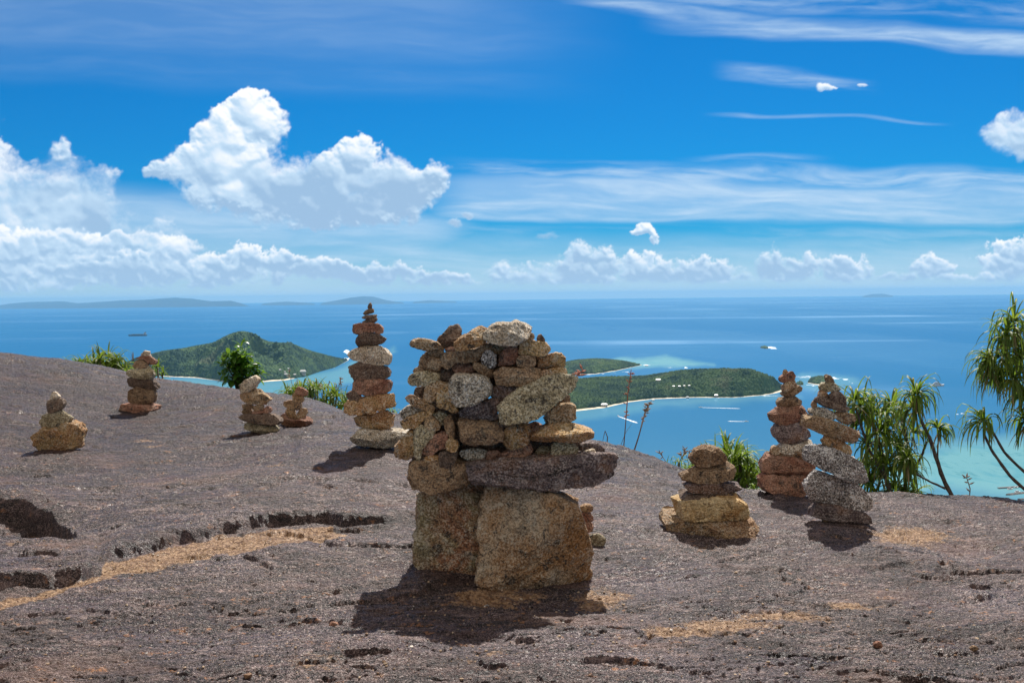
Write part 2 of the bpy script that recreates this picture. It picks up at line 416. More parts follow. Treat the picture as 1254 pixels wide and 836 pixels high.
# ------------------------------------------------------------------ the sea
def sea_mat():
    m, g, b = new_mat('sea_water')
    P = g.coord('Object'); x, y, z = g.xyz(P)
    sh, foam, sand, deep = g.attr('shallow'), g.attr('foam'), g.attr('reef'), g.attr('near')
    c = g.mix(deep, (0.004, 0.118, 0.295, 1), (0.024, 0.140, 0.275, 1))
    n = g.noise(g.vec(x*0.00025, y*0.00012), 1.0, 5, 0.55)
    c = g.mix(g.step(n, 0.40, 0.66)*0.30, c, (0.02, 0.16, 0.34, 1))
    c = g.mix(sh, c, (0.15, 0.34, 0.36, 1))
    rf = g.noise(g.vec(x*0.006, y*0.003), 1.0, 6, 0.6, 0.6)
    c = g.mix(sh*g.step(rf, 0.50, 0.66)*0.45, c, lin(44, 128, 146))
    rp = g.step(g.noise(g.vec(x*0.03, y*0.010), 1.0, 5, 0.65, 0.8), 0.52, 0.68)
    c = g.mix(sand*(rp*0.6+0.1), c, lin(60, 122, 130))
    fn = g.noise(g.vec(x*0.012, y*0.006), 1.0, 6, 0.7)
    f = g.step(foam + (fn-0.5)*1.1, 0.50, 0.74)
    c = g.mix(f, c, lin(232, 240, 245))
    # long faint wind lines
    wl = g.step(g.noise(g.vec(x*0.0006+y*0.0004, y*0.004-x*0.0008), 1.0, 6, 0.66, 0.6), 0.60, 0.76)*0.16
    w2 = g.step(g.noise(g.vec(x*0.00030, y*0.00009), 1.0, 4, 0.5), 0.42, 0.62)
    wv = g.noise(g.vec(x*0.02, y*0.02), 1.0, 6, 0.62)
    # wave slopes keep the mirror part of a real sea small even at grazing angles
    df = g.n.new('ShaderNodeBsdfDiffuse'); g.put(df.inputs[0], c); gl = g.n.new('ShaderNodeBsdfGlossy'); gl.inputs['Color'].default_value = (0.62, 0.85, 1.0, 1)
    g.put(gl.inputs['Roughness'], w2*0.15 + 0.22)
    bn = g.n.new('ShaderNodeBump'); bn.inputs['Distance'].default_value = 3.0; bn.inputs['Strength'].default_value = 0.4; g.put(bn.inputs['Height'], wv)
    g.l.new(bn.outputs[0], df.inputs['Normal']); g.l.new(bn.outputs[0], gl.inputs['Normal'])
    st = g.step(g.noise(g.vec(x*0.00009+y*0.00002, y*0.00028), 1.0, 5, 0.6), 0.52, 0.66)
    mx = g.n.new('ShaderNodeMixShader'); g.put(mx.inputs[0], st*0.13 + wl*0.6 + 0.09 - w2*0.05); g.l.new(df.outputs[0], mx.inputs[1]); g.l.new(gl.outputs[0], mx.inputs[2])
    g.n.remove(b); g.l.new(mx.outputs[0], next(n_ for n_ in g.n if n_.type == 'OUTPUT_MATERIAL').inputs['Surface'])
    return m
def build_sea():
    az = np.radians(np.concatenate([np.arange(-180, -40, 4), np.arange(-40, -29, 1.0), np.arange(-29, 29, 0.07), np.arange(29, 40, 1.0), np.arange(40, 180.1, 4)]))
    r = 1/np.linspace(1/900.0, 1/110000.0, 620)
    A, R = np.meshgrid(az, r)
    X, Y = R*np.sin(A), R*np.cos(A); Z = np.full_like(X, -EYE)
    V = np.stack([X, Y, Z], -1); px, py = project(V); front = (np.abs(A) < 0.7) & (Y > 500)
    wob = fbm(px*0.02, py*0.08, 0.5, 4)*9; wob2 = fbm(px*0.05, py*0.15, 1.5, 4)*5
    qx, qy = px+wob*1.5, py+wob*0.5+wob2*0.4
    sh = poly_mask(qx, qy, [(1075, 585), (1105, 562), (1150, 545), (1190, 541), (1300, 532), (1500, 520), (1500, 600), (1254, 612), (1150, 600), (1090, 625)], 16)*0.95
    sh = np.maximum(sh, poly_mask(qx, qy, [(1180, 600), (1260, 585), (1500, 560), (1500, 760), (1060, 760), (1060, 610)], 8)*0.55)
    sh = np.maximum(sh, poly_mask(qx, qy, [(800, 448), (705, 458), (640, 470), (640, 452), (760, 440), (815, 436), (870, 445)], 4)*0.8)
    sh = np.maximum(sh, poly_mask(qx, qy, [(690, 500), (760, 494), (850, 486), (960, 482), (980, 485), (900, 492), (800, 500), (760, 510), (690, 516)], 6)*0.35)
    sh = np.maximum(sh, poly_mask(qx, qy, [(180, 460), (250, 464), (350, 466), (420, 450), (480, 425), (470, 455), (400, 478), (320, 490), (180, 480)], 6)*0.55)
    sh = np.maximum(sh, poly_mask(qx, qy, [(960, 470), (985, 458), (1045, 462), (1060, 470), (1000, 480)], 5)*0.4)
    sh = np.maximum(sh, sstep(520, 620, py)*0.22)
    reef = poly_mask(qx, qy, [(1140, 552), (1200, 548), (1400, 540), (1400, 592), (1254, 592), (1170, 585), (1110, 575)], 8)
    foam = np.zeros_like(px)
    px0, py0 = px, py; px = px + fbm(px*0.2, py*0.5, 6.0, 3)*5; py = py + fbm(px*0.12, py*0.5, 2.0, 3)*1.8
    for (x0, y0, x1, y1, w, a) in ((424, 430, 436, 436, 2.2, 0.9), (420, 440, 436, 437, 1.6, 0.75), (404, 446, 424, 441, 1.1, 0.6), (788, 447, 797, 447, 0.9, 0.6), (810, 449, 830, 451, 0.6, 0.6), (838, 450, 843, 450, 0.9, 0.75),
                                   (965, 462, 992, 461, 1.6, 0.62), (1020, 463, 1036, 464, 1.3, 0.7), (1036, 464, 1046, 471, 1.2, 0.6), (990, 471, 1010, 472, 0.9, 0.7),
                                   (933, 425, 950, 426, 1.2, 0.85), (988, 478, 1008, 478, 0.7, 0.6), 
                                   (1174, 507, 1184, 506, 0.7, 0.7), (868, 486, 960, 484, 1.2, 0.55),
                                   (700, 460, 770, 455, 0.8, 0.6)):
        d, _ = line_dist(px, py, [(x0, y0), (x1, y1)])
        foam = np.maximum(foam, (1-sstep(w*0.5, w*1.7, d))*a)
    px, py = px0, py0
    near = sstep(400, 560, py + wob*1.5)
    for a in (sh, reef, foam): a[~front] = 0
    near[~front] = 0.5
    o = mesh_np('sea', V.reshape(-1, 3) - np.array([0, 0, -EYE]), grid_faces(len(r), len(az)), sea_mat(), attrs={'shallow': sh, 'reef': reef, 'foam': foam, 'near': near}, smooth=False)
    o.location = (0, 0, -EYE); tag(o, kind='structure')
build_sea()

# ------------------------------------------------------------------ islands
def land_mat(name, c1, c2, bare, far=False):
    m, g, b = new_mat(name)
    P = g.coord('Object'); x, y, z = g.xyz(P)
    n = g.noise(P, 0.006, 5, 0.6); n2 = g.noise(P, 0.05, 4, 0.6)
    c = g.mix(g.step(n*0.6+n2*0.4, 0.42, 0.58), c1, c2)
    c = g.mix(g.step(g.noise(P, 0.0045, 4, 0.6), 0.62, 0.68)*0.5, c, bare)
    g.put(b.inputs['Base Color'], c); b.inputs['Roughness'].default_value = 0.9; b.inputs['Specular IOR Level'].default_value = 0.1
    return m
def sand_mat():
    m, g, b = new_mat('beach_sand')
    P = g.coord('Object'); n = g.noise(P, 0.03, 4, 0.6)
    c = g.mix(g.step(n, 0.3, 0.7), lin(205, 190, 162), lin(232, 222, 200))
    g.put(b.inputs['Base Color'], c); b.inputs['Roughness'].default_value = 0.95
    return m
SAND = sand_mat()
FOREST = land_mat('island_trees', (0.022, 0.055, 0.036, 1), (0.078, 0.135, 0.052, 1), (0.15, 0.16, 0.09, 1))
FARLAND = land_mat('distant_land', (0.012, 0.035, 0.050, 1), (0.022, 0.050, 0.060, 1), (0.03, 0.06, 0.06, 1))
SHORE = land_mat('shore_rock', (0.10, 0.09, 0.07, 1), (0.16, 0.14, 0.11, 1), (0.2, 0.18, 0.15, 1))
ISL = {}
def island(key, front, back_py, skyline, nu=420, nw=150, canopy=9.0, beach=None, lobes=0.5, seed=0, peak=0.5, far=False, bumps=1.0):
    """front: shoreline points (px, py) from left to right; back_py: sea row of the back shore; skyline: (px, py)"""
    fx = np.array([p[0] for p in front], float); fy = np.array([p[1] for p in front], float)
    sx = np.array([p[0] for p in skyline], float); sy = np.array([p[1] for p in skyline], float)
    X0, X1 = fx[0], fx[-1]
    u = np.linspace(0, 1, nu); pxs = X0 + (X1-X0)*u
    end = np.clip(np.sin(np.pi*np.clip(u, 0, 1)), 0, 1)**0.45
    fpy = np.interp(pxs, fx, fy); bpy_ = fpy + (np.interp(pxs, [X0, X1], back_py) - fpy)*np.maximum(end, 0.02)
    Fp = np.array([at_sea(a, c) for a, c in zip(pxs, fpy)]); Bp = np.array([at_sea(a, c) for a, c in zip(pxs, bpy_)])
    w = np.linspace(0, 1, nw)
    U, W = np.meshgrid(u, w, indexing='ij')
    X = Fp[:, None, 0]*(1-W) + Bp[:, None, 0]*W; Y = Fp[:, None, 1]*(1-W) + Bp[:, None, 1]*W
    sky_y = np.interp(pxs, sx, sy)
    mid = Fp*(1-peak) + Bp*peak
    H = np.array([(at_depth(a, s_, m_[1])[2] + EYE) for a, s_, m_ in zip(pxs, sky_y, mid)])
    if not far: H = H - canopy*1.1 - 6*bumps
    if not far and nu > 300:
        kk = np.exp(-0.5*(np.arange(-18, 19)/7.0)**2); kk /= kk.sum()
        H = np.convolve(np.pad(H, 18, mode='edge'), kk, 'valid')
        for q_ in (Fp, Bp):
            for ax in (0, 1): q_[:, ax] = np.convolve(np.pad(q_[:, ax], 18, mode='reflect', reflect_type='odd'), kk, 'valid')
    H = np.maximum(H, 0)*np.clip(end*3, 0, 1)
    shp = np.where(W < peak, np.sin(np.clip(W/peak, 0, 1)*np.pi/2)**(0.75 if not far else 0.9), np.cos(np.clip((W-peak)/(1-peak), 0, 1)*np.pi/2)**0.7)
    span = float(np.linalg.norm(Fp[-1]-Fp[0]))
    L = span*0.11
    rn = fbm(X/L+seed*3, Y/L*0.7, seed, 5, 0.55)
    ridg = 1-np.abs(fbm(X/L*0.8+seed, Y/L*0.5+2, seed+3.0, 4))*2
    Hs = shp*(1 + (rn*0.30*lobes + (ridg-0.75)*0.30*lobes)*np.sin(np.clip(W/peak, 0, 1)*np.pi)*(W < peak)) - 0
    bw0 = (np.interp(pxs, [p[0] for p in beach], [p[1] for p in beach]) if beach is not None else np.zeros(nu))[:, None]
    df = np.linalg.norm(Bp-Fp, axis=1)[:, None]*W
    Z = H[:, None]*Hs*(1 if far else (0.02 + 0.98*sstep(0, 1, (df-bw0*0.8)/(90+bw0))))
    base = Z*0.96 - 1.0 + 2.5*np.clip(np.minimum(W, 1-W)*20, 0, 1)
    origin = np.array([X.mean(), Y.mean(), -EYE])
    V = np.stack([X, Y, base - EYE], -1)
    lo = mesh_np('island', (V-origin).reshape(-1, 3), grid_faces(nw, nu)[:, ::-1] if False else grid_faces(nu, nw), SAND if beach is not None else (FARLAND if far else SHORE))
    lo.location = origin; tag(lo, kind='structure')
    ISL[key] = (pxs, Fp, Bp, H)
    if far: return
    # tree cover: starts behind the beach
    bw = np.interp(pxs, [p[0] for p in beach], [p[1] for p in beach]) if beach is not None else np.full(nu, 6.0)
    dist_f = np.linalg.norm(Bp-Fp, axis=1)[:, None]*W
    dist_b = np.linalg.norm(Bp-Fp, axis=1)[:, None]*(1-W)
    wobble = fbm(X/60, Y/60, seed+1.1, 3)*14
    cov = sstep(0, 14, dist_f - bw[:, None] + wobble)*sstep(0, 25, dist_b)*sstep(0, 0.012, np.minimum(U, 1-U))
    cr = 0.75-worley(X/17.0, Y/17.0, seed+2); cr2 = 0.75-worley(X/8.0, Y/8.0, seed+5)
    big = fbm(X/110, Y/110, seed+2.2, 4)
    ch = canopy*(0.75 + 0.5*big) + (cr*9 + cr2*3.2)*bumps
    T = base + cov*np.maximum(ch, 1.5) - (1-cov)*6
    V = np.stack([X, Y, T - EYE], -1)
    fo = mesh_np('forest', (V-origin).reshape(-1, 3), grid_faces(nu, nw), FOREST, smooth=False)
    fo.location = origin; tag(fo, kind='stuff')
island('ste', [(150, 450), (185, 460), (215, 462), (240, 463), (270, 467), (290, 470), (310, 469), (350, 466), (378, 460), (392, 455), (410, 450), (427, 441)], (440, 434),
       [(150, 446), (165, 438), (185, 433), (200, 429), (225, 426), (245, 422), (262, 419), (275, 411), (288, 405), (298, 403.5), (310, 406), (322, 414), (330, 418), (345, 419), (357, 419),
        (372, 426), (390, 432), (405, 436), (415, 438), (427, 441)], beach=[(150, 8), (195, 50), (235, 70), (270, 55), (278, 5), (288, 5), (296, 70), (330, 85), (356, 75), (364, 4), (427, 4)],
       nu=560, nw=240, canopy=9, seed=1, lobes=2.0, bumps=1.5, peak=0.42)
island('cerf', [(630, 508), (680, 505), (706, 504), (740, 500), (770, 493), (800, 489), (850, 487), (900, 487), (935, 484), (952, 481), (968, 476)], (461, 470),
       [(630, 474), (700, 466), (712, 465), (740, 464), (765, 463.5), (790, 461.5), (815, 456), (835, 452), (865, 450.5), (890, 449.5), (920, 450), (940, 457), (955, 464), (968, 474)],
       beach=[(630, 60), (720, 70), (780, 45), (840, 30), (860, 28), (900, 20), (945, 20), (952, 60), (968, 60)], nu=720, nw=260, canopy=10, seed=2, lobes=1.2, bumps=1.5, peak=0.6)
island('moy', [(660, 460), (690, 459), (730, 458), (755, 454), (772, 450), (786, 447)], (449, 445),
       [(660, 452), (690, 443), (705, 440), (728, 438), (745, 439), (762, 441), (778, 444), (786, 446)], beach=[(660, 20), (700, 25), (750, 22), (770, 6), (786, 6)], nu=380, nw=120, canopy=8, seed=3, peak=0.5)
island('chauve', [(989, 469), (1000, 471), (1012, 471), (1020, 469)], (464, 464), [(989, 467), (993, 462), (1003, 460), (1012, 461), (1020, 466)],
       beach=[(989, 15), (1020, 20)], nu=110, nw=60, canopy=7, seed=4)
island('rocks', [(975, 471), (980, 472), (984, 471)], (468, 468), [(975, 470), (979, 467), (984, 470)], nu=40, nw=24, canopy=5, seed=5)
island('reefislet', [(931, 426), (937, 427), (941, 427)], (424, 424), [(931, 425), (936, 423.5), (941, 425.5)], nu=30, nw=20, canopy=3, seed=6)
far_line = 3.5
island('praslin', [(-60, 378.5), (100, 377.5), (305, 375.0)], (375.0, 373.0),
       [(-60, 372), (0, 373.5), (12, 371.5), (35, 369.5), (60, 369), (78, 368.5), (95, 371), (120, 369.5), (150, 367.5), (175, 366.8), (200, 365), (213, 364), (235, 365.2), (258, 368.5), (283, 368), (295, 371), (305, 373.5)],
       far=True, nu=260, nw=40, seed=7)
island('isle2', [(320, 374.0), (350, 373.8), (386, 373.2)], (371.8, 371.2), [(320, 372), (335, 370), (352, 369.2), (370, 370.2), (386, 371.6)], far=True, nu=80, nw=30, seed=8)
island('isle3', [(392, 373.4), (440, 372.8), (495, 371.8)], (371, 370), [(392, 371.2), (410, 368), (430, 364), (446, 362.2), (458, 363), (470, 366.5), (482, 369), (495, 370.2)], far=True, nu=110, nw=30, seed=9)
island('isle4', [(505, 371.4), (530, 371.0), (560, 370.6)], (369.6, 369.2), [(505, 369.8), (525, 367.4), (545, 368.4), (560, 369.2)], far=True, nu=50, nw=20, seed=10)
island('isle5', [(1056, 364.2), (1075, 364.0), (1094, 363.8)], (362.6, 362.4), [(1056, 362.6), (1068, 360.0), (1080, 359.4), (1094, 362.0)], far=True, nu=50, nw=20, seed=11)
# ------------------------------------------------------------------ the granite dome: height field through places read off the photograph
CP = []   # (px, py, depth)
for t in [(0, 836, 3.35), (300, 836, 3.3), (627, 836, 3.3), (940, 836, 3.32), (1254, 836, 3.4),
          (0, 1150, 2.1), (627, 1150, 2.05), (1254, 1150, 2.12), (0, 705, 4.6), (300, 700, 4.6), (627, 725, 4.45), (940, 720, 4.5), (1254, 705, 4.75),
          (0, 640, 5.6), (60, 640, 5.6), (200, 668, 5.05), (420, 645, 5.3), (500, 632, 5.5), (66, 555, 7.8), (0, 540, 8.2), (170, 507, 10.2), (318, 533, 8.4), (360, 525, 8.8), (452, 552, 7.3),
          (0, 500, 9.6), (0, 446, 14.2), (60, 452, 13.8), (110, 456, 13.5), (150, 459, 13.3), (200, 469, 12.7), (260, 479, 12.3), (330, 486, 11.6), (400, 494, 11.0), (460, 507, 10.4),
          (740, 548, 8.9), (800, 563, 8.4), (745, 615, 6.3), (830, 602, 6.9), (872, 662, 5.35), (930, 605, 6.9), (880, 590, 7.8), (935, 603, 7.6), (962, 612, 6.55), (1032, 648, 5.65),
          (1060, 606, 7.3), (1160, 609, 7.2), (1254, 614, 7.1), (1400, 618, 7.1), (1140, 660, 5.6), (1254, 650, 5.8), (500, 513, 10.0), (560, 522, 9.6), (650, 536, 9.2), (560, 575, 6.9)]:
    CP.append(at_depth(*t))
CP += [np.array(p) for p in [(-9.5, 12, -0.8), (-7.5, 7, -0.98), (-5, 3.3, -1.15), (-12, 3, -1.3), (8, 5, -1.6), (7, 2.5, -1.5), (11, 8, -2.6)]]
# beyond the brow the rock rolls away
for t, dz in [((0, 446, 14.2), 0), ((150, 459, 13.3), 0), ((330, 486, 11.6), 0), ((460, 507, 10.4), 0), ((560, 522, 9.6), 0), ((650, 536, 9.2), 0), ((740, 548, 8.9), 0), ((880, 590, 7.8), 0), ((1060, 606, 7.3), 0), ((1254, 614, 7.1), 0), ((1420, 618, 7.2), 0)]:
    p = at_depth(*t)
    for d, z in ((1.6, -0.75), (4.5, -3.2), (9, -9), (20, -28)): CP.append(p*np.array([1+d/p[1], 1, 1]) + np.array([0, d, z + p[2]*0]))
for x in (-14, -20):
    for d, z in ((14, -1.0), (20, -4), (34, -26)): CP.append(np.array([x, d, z]))
CP = np.array(CP)
_sc = 0.1
def _phi(r2): return r2*np.log(r2+1e-9)*0.5
_C = CP[:, :2]*_sc; _n = len(_C)
_K = _phi(((_C[:, None]-_C[None])**2).sum(-1)) + np.eye(_n)*2e-5
_A = np.zeros((_n+3, _n+3)); _A[:_n, :_n] = _K; _A[:_n, _n] = 1; _A[:_n, _n+1:] = _C; _A[_n, :_n] = 1; _A[_n+1:, :_n] = _C.T
_w = np.linalg.solve(_A, np.concatenate([CP[:, 2], np.zeros(3)]))
def base_z(x, y):
    x = np.asarray(x, float); y = np.asarray(y, float); o = _w[_n] + _w[_n+1]*x*_sc + _w[_n+2]*y*_sc
    for i in range(_n): o = o + _w[i]*_phi((x*_sc-_C[i, 0])**2 + (y*_sc-_C[i, 1])**2)
    return o
def ground_at(px, py):
    """the place where the sight line through a photo pixel first meets the rock"""
    r = ray(px, py); d = np.linspace(1.5, 20, 1800)/r[1]
    P = r[None]*d[:, None]; z = base_z(P[:, 0], P[:, 1]); k = np.nonzero(P[:, 2] <= z)[0]
    return P[k[0]] if len(k) else P[-1]
CRACK = [(60, 742), (100, 722), (118, 700), (135, 680), (200, 668), (262, 652), (330, 640), (400, 632), (420, 640), (500, 630), (560, 626)]
LEDGE2 = [(-80, 724), (0, 723), (60, 720), (100, 712), (122, 697)]
def rock_detail(X, Y, Z):
    """adds real relief to the smooth form; returns z and the sand mask"""
    V = np.stack([X, Y, Z], -1); px, py = project(V)
    z = Z.copy()
    fade = sstep(22, 9, Y)
    w = fbm(X*0.9, Y*0.9, 0.2, 3)
    z += fade*0.045*fbm(X*0.8+2, Y*0.7, 1.0, 4)
    # flaking sheets: terraces whose edges face the viewer
    t = fbm(X*0.55 + w*0.25, Y*1.1 + w*0.4, 2.0, 4, 0.55)*3.2
    st = (t - np.floor(t)); z += fade*0.022*(sstep(0.0, 0.85, st) - sstep(0.93, 1.0, st))*sstep(-0.3, 0.25, fbm(X*0.7, Y*0.9, 12.0, 3))
    t2 = fbm(X*1.6 + w, Y*3.8, 4.0, 4, 0.6)*3.0; s2 = t2-np.floor(t2)
    z += fade*0.012*(sstep(0, 0.8, s2) - sstep(0.9, 1, s2))*sstep(-0.25, 0.3, fbm(X*1.3, Y*1.6, 15.0, 3))
    z += fade*0.011*fbm(X*4.5, Y*9, 3.0, 4, 0.62)
    z += fade*0.0095*fbm(X*9+Y*2, Y*30-X*3, 5.0, 4, 0.7)
    z += fade*0.0036*np.clip(fbm(X*42, Y*70, 6.0, 2, 0.7)*2.0, -1, 1)
    pit_ = fbm(X*9, Y*15, 21.0, 4, 0.65); z -= fade*0.012*np.clip(pit_-0.20, 0, 0.5)/0.3
    cz = fbm(X*0.8+0.3*w, Y*2.6-X*0.3, 31.0, 5, 0.55); z -= fade*0.016*np.exp(-(cz/0.012)**2)*sstep(-0.1, 0.25, fbm(X*0.6, Y*0.9, 33.0, 3))
    cz = fbm(X*1.9+0.3*w, Y*6.5-X*0.8, 41.0, 5, 0.6); z -= fade*0.010*np.exp(-(cz/0.020)**2)*sstep(0.0, 0.3, fbm(X*0.9, Y*1.4, 43.0, 3))
    # the long crack: the slab above it stands a little proud and overhangs; sand lies below
    wq = fbm(X*6, Y*6, 9.0, 4)*5; wl_ = fbm(X*1.6, Y*1.6, 19.0, 3)*7 + wq*0.18
    d, side = line_dist(px, py+wl_*0.8, CRACK); above = side < 0
    on = sstep(118, 150, px)*sstep(560, 420, px)
    st_ = sstep(2.6, -1.8, np.where(above, -d, d)); z += (0.052*np.exp(-d/34)*st_ - 0.030*np.exp(-(d/16)**2)*(1-st_))*on*(0.9+0.25*fbm(X*1.7, Y*1.7, 8.0, 3))
    z -= 0.030*np.exp(-(d/2.6)**2)*on*sstep(120, 150, px)*(0.45+0.55*sstep(-0.25, 0.2, fbm(X*3, Y*3, 4.0, 3)))
    d2, s2_ = line_dist(px, py+wl_*0.7, LEDGE2); a2 = s2_ < 0
    s3 = sstep(2.4, -1.6, np.where(a2, -d2, d2)); z += (0.060*np.exp(-d2/22)*s3 - 0.015*np.exp(-d2/8)*(1-s3))*sstep(126, 100, px)
    d4, s4 = line_dist(px, py+wq*0.6, [(-120, 610), (-20, 617), (30, 620), (62, 628), (84, 642), (92, 655)]); a4 = s4 < 0
    s5 = sstep(2.2, -1.6, np.where(a4, -d4, d4)); z += (0.035*np.exp(-d4/16)*s5 - 0.11*np.exp(-d4/13)*(1-s5))*sstep(100, 80, px)*sstep(668, 650, py)
    # hollow at the left edge
    e = ((px-25)/58)**2 + ((py-640)/16)**2
    z -= 0.20*np.exp(-e*1.1)*sstep(656, 646, py+wq) ; z += 0.05*np.exp(-((px-20)/70)**2-((py-612)/16)**2)
    for cx, cy, rx, ry, a in ((35, 545, 60, 7, 0.04), (290, 565, 110, 8, 0.04), (1190, 678, 60, 9, 0.03), (380, 500, 80, 7, 0.05), (560, 640, 60, 7, 0.02)):
        z -= a*np.exp(-((px-cx)/rx)**2-((py-cy)/ry)**2)
    # thin cracks
    for ln, a in (([(0, 690), (40, 688), (90, 682)], 0.012), ([(560, 600), (500, 606), (440, 604)], 0.02), ([(720, 602), (760, 598), (820, 597), (900, 602)], 0.016),
                  ([(280, 748), (340, 752), (380, 744), (420, 738)], 0.014), ([(1040, 786), (1090, 790), (1140, 782)], 0.012), ([(960, 752), (1000, 744), (1100, 738)], 0.010)):
        dd, _ = line_dist(px, py + wq*0.8, ln); z -= a*np.exp(-(dd/1.6)**2)
    # sand
    sand = poly_mask(px, py+wq*0.6, [(-60, 742), (0, 736), (70, 722), (122, 708), (130, 688), (150, 682), (230, 668), (262, 655), (330, 648), (400, 645), (428, 654), (410, 664), (330, 674), (240, 690), (150, 706), (90, 724), (0, 748), (-60, 760)], 4)*1.25
    for cx, cy, rx, ry, a in ((890, 770, 66, 10, 1.1), (960, 758, 66, 8, 1.1), (1050, 741, 44, 5, 1.0), (830, 782, 46, 8, 1.05), (1115, 660, 58, 14, 1.1), (1085, 665, 30, 8, 0.5), (960, 662, 40, 9, 0.5), (1010, 662, 30, 10, 0.45),
                              (735, 735, 40, 14, 1.05), (600, 735, 74, 18, 0.85), (720, 745, 20, 10, 0.7), (335, 571, 13, 2.5, 0.9), (20, 667, 16, 3, 0.8), (10, 703, 12, 2.5, 0.7), (600, 812, 120, 14, 0.4), (390, 818, 60, 14, 0.55),
                              (180, 542, 20, 2, 0.7), (190, 549, 24, 1.8, 0.7), (1085, 800, 50, 10, 0.3), (835, 700, 25, 6, 0.4), (810, 712, 16, 4, 0.4), (30, 555, 30, 5, 0.35), (690, 800, 90, 20, 0.25), (1230, 740, 60, 8, 0.3), (1180, 690, 80, 8, 0.3),
                              (820, 836, 90, 12, 0.35), (880, 676, 60, 8, 0.5)):
        sand = np.maximum(sand, a*np.exp(-((px-cx)/rx)**2-((py-cy)/ry)**2))
    lev = sstep(0.6, 1.0, sand)
    z -= 0
    return z, sand
def rock_mat():
    m, g, b = new_mat('dark_granite')
    P = g.coord('Object'); x, y, z = g.xyz(P)
    big = g.noise(P, 0.55, 5, 0.6); mid = g.noise(g.vec(x*2.4, y*4.2, z*3), 1.0, 6, 0.62, 0.3)
    fine = g.noise(P, 46.0, 4, 0.7); grain = g.noise(P, 150.0, 3, 0.75)
    pit = g.voro(P, 70.0, rand=1.0)
    c = g.mix(g.step(big, 0.38, 0.62), (0.044, 0.022, 0.019, 1), (0.128, 0.076, 0.070, 1))
    c = g.mix(g.step(mid, 0.42, 0.58)*0.7, c, (0.036, 0.024, 0.021, 1))
    blue = g.noise(g.vec(x*0.9+5, y*1.5), 1.0, 5, 0.6)
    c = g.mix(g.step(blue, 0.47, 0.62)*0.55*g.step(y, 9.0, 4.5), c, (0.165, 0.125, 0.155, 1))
    lich = g.noise(g.vec(x*2.6+y, y*12.0-x*1.2, z*6), 1.0, 7, 0.74, 0.6)
    c = g.mix(g.step(lich, 0.53, 0.62)*0.65, c, (0.34, 0.235, 0.215, 1))
    pl = g.noise(g.vec(x*5.0+y*1.5, y*26.0-x*3.0, z*9), 1.0, 7, 0.74, 1.1)
    c = g.mix(g.step(pl, 0.475, 0.40)*0.92, c, (0.012, 0.010, 0.010, 1))
    c = g.mix(g.step(pl, 0.55, 0.63)*0.60, c, (0.48, 0.345, 0.30, 1))
    pm = g.step(g.noise(P, 1.7, 4, 0.6), 0.34, 0.64)
    c = g.mix(g.step(fine, 0.56, 0.62)*(pm*0.5 + 0.1), c, (0.44, 0.32, 0.29, 1))
    c = g.mix(g.step(fine, 0.46, 0.38)*0.8, c, (0.014, 0.010, 0.010, 1))
    c = g.mix(g.step(grain, 0.545, 0.60)*(pm*0.45 + 0.22), c, (0.72, 0.57, 0.53, 1))
    c = g.mix(g.step(grain, 0.455, 0.40)*0.75, c, (0.012, 0.009, 0.009, 1))
    pk = g.noise(g.vec(x*1.1+9, y*1.9), 1.0, 5, 0.62)
    c = g.mix(g.step(pk, 0.54, 0.68)*0.4, c, (0.34, 0.20, 0.155, 1))
    rust = g.noise(g.vec(x*9, y*20, z*9), 1.0, 6, 0.74)
    c = g.mix(g.step(rust, 0.58, 0.66)*g.step(fine, 0.42, 0.58)*0.85, c, (0.58, 0.27, 0.12, 1))
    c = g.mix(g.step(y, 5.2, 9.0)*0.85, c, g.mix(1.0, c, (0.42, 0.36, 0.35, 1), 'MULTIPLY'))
    sand = g.attr('sand') + (g.noise(g.vec(x*7, y*13, z), 1.0, 6, 0.78)-0.5)*1.9 + (fine-0.5)*0.8
    sm = g.step(sand, 0.42, 0.80)*0.9
    sg = g.voro(P, 95.0, out='Color'); sr, _, _2 = g.xyz(sg)
    sc_ = g.mix(g.step(sr, 0.1, 0.9), (0.26, 0.13, 0.055, 1), (0.64, 0.40, 0.22, 1))
    sc_ = g.mix(g.step(grain, 0.42, 0.30)*0.8, sc_, (0.09, 0.055, 0.035, 1))
    c = g.mix(sm, c, sc_)
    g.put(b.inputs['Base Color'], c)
    g.put(b.inputs['Roughness'], g.step(mid, 0.3, 0.7, 0.36, 0.62)); b.inputs['Specular IOR Level'].default_value = 0.42
    h = fine*0.55 + grain*0.22 + mid*0.5 + pl*0.8 + lich*0.35 - g.step(pit, 0.0, 0.35, 1, 0)*0.12
    bump(g, b, h, 0.045, 1.0)
    return m
def build_rock():
    inv = np.concatenate([np.linspace(1/1.3, 1/2.9, 90)[:-1], np.linspace(1/2.9, 1/16.5, 860), np.linspace(1/17.0, 1/60.0, 50)])
    dpt = 1/inv
    u = np.concatenate([np.linspace(-1.5, -0.62, 90)[:-1], np.linspace(-0.62, 0.62, 1350), np.linspace(0.62, 1.5, 90)[1:]])
    D, U = np.meshgrid(dpt, u, indexing='ij')
    X, Y = D*U, D
    Z = base_z(X, Y)
    Z, sand = rock_detail(X, Y, Z)
    V = np.stack([X, Y, Z], -1)
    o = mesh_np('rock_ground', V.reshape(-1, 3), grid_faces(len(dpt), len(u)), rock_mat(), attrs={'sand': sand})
    tag(o, kind='structure')
    return X, Y, Z
RX, RY, RZ = build_rock()
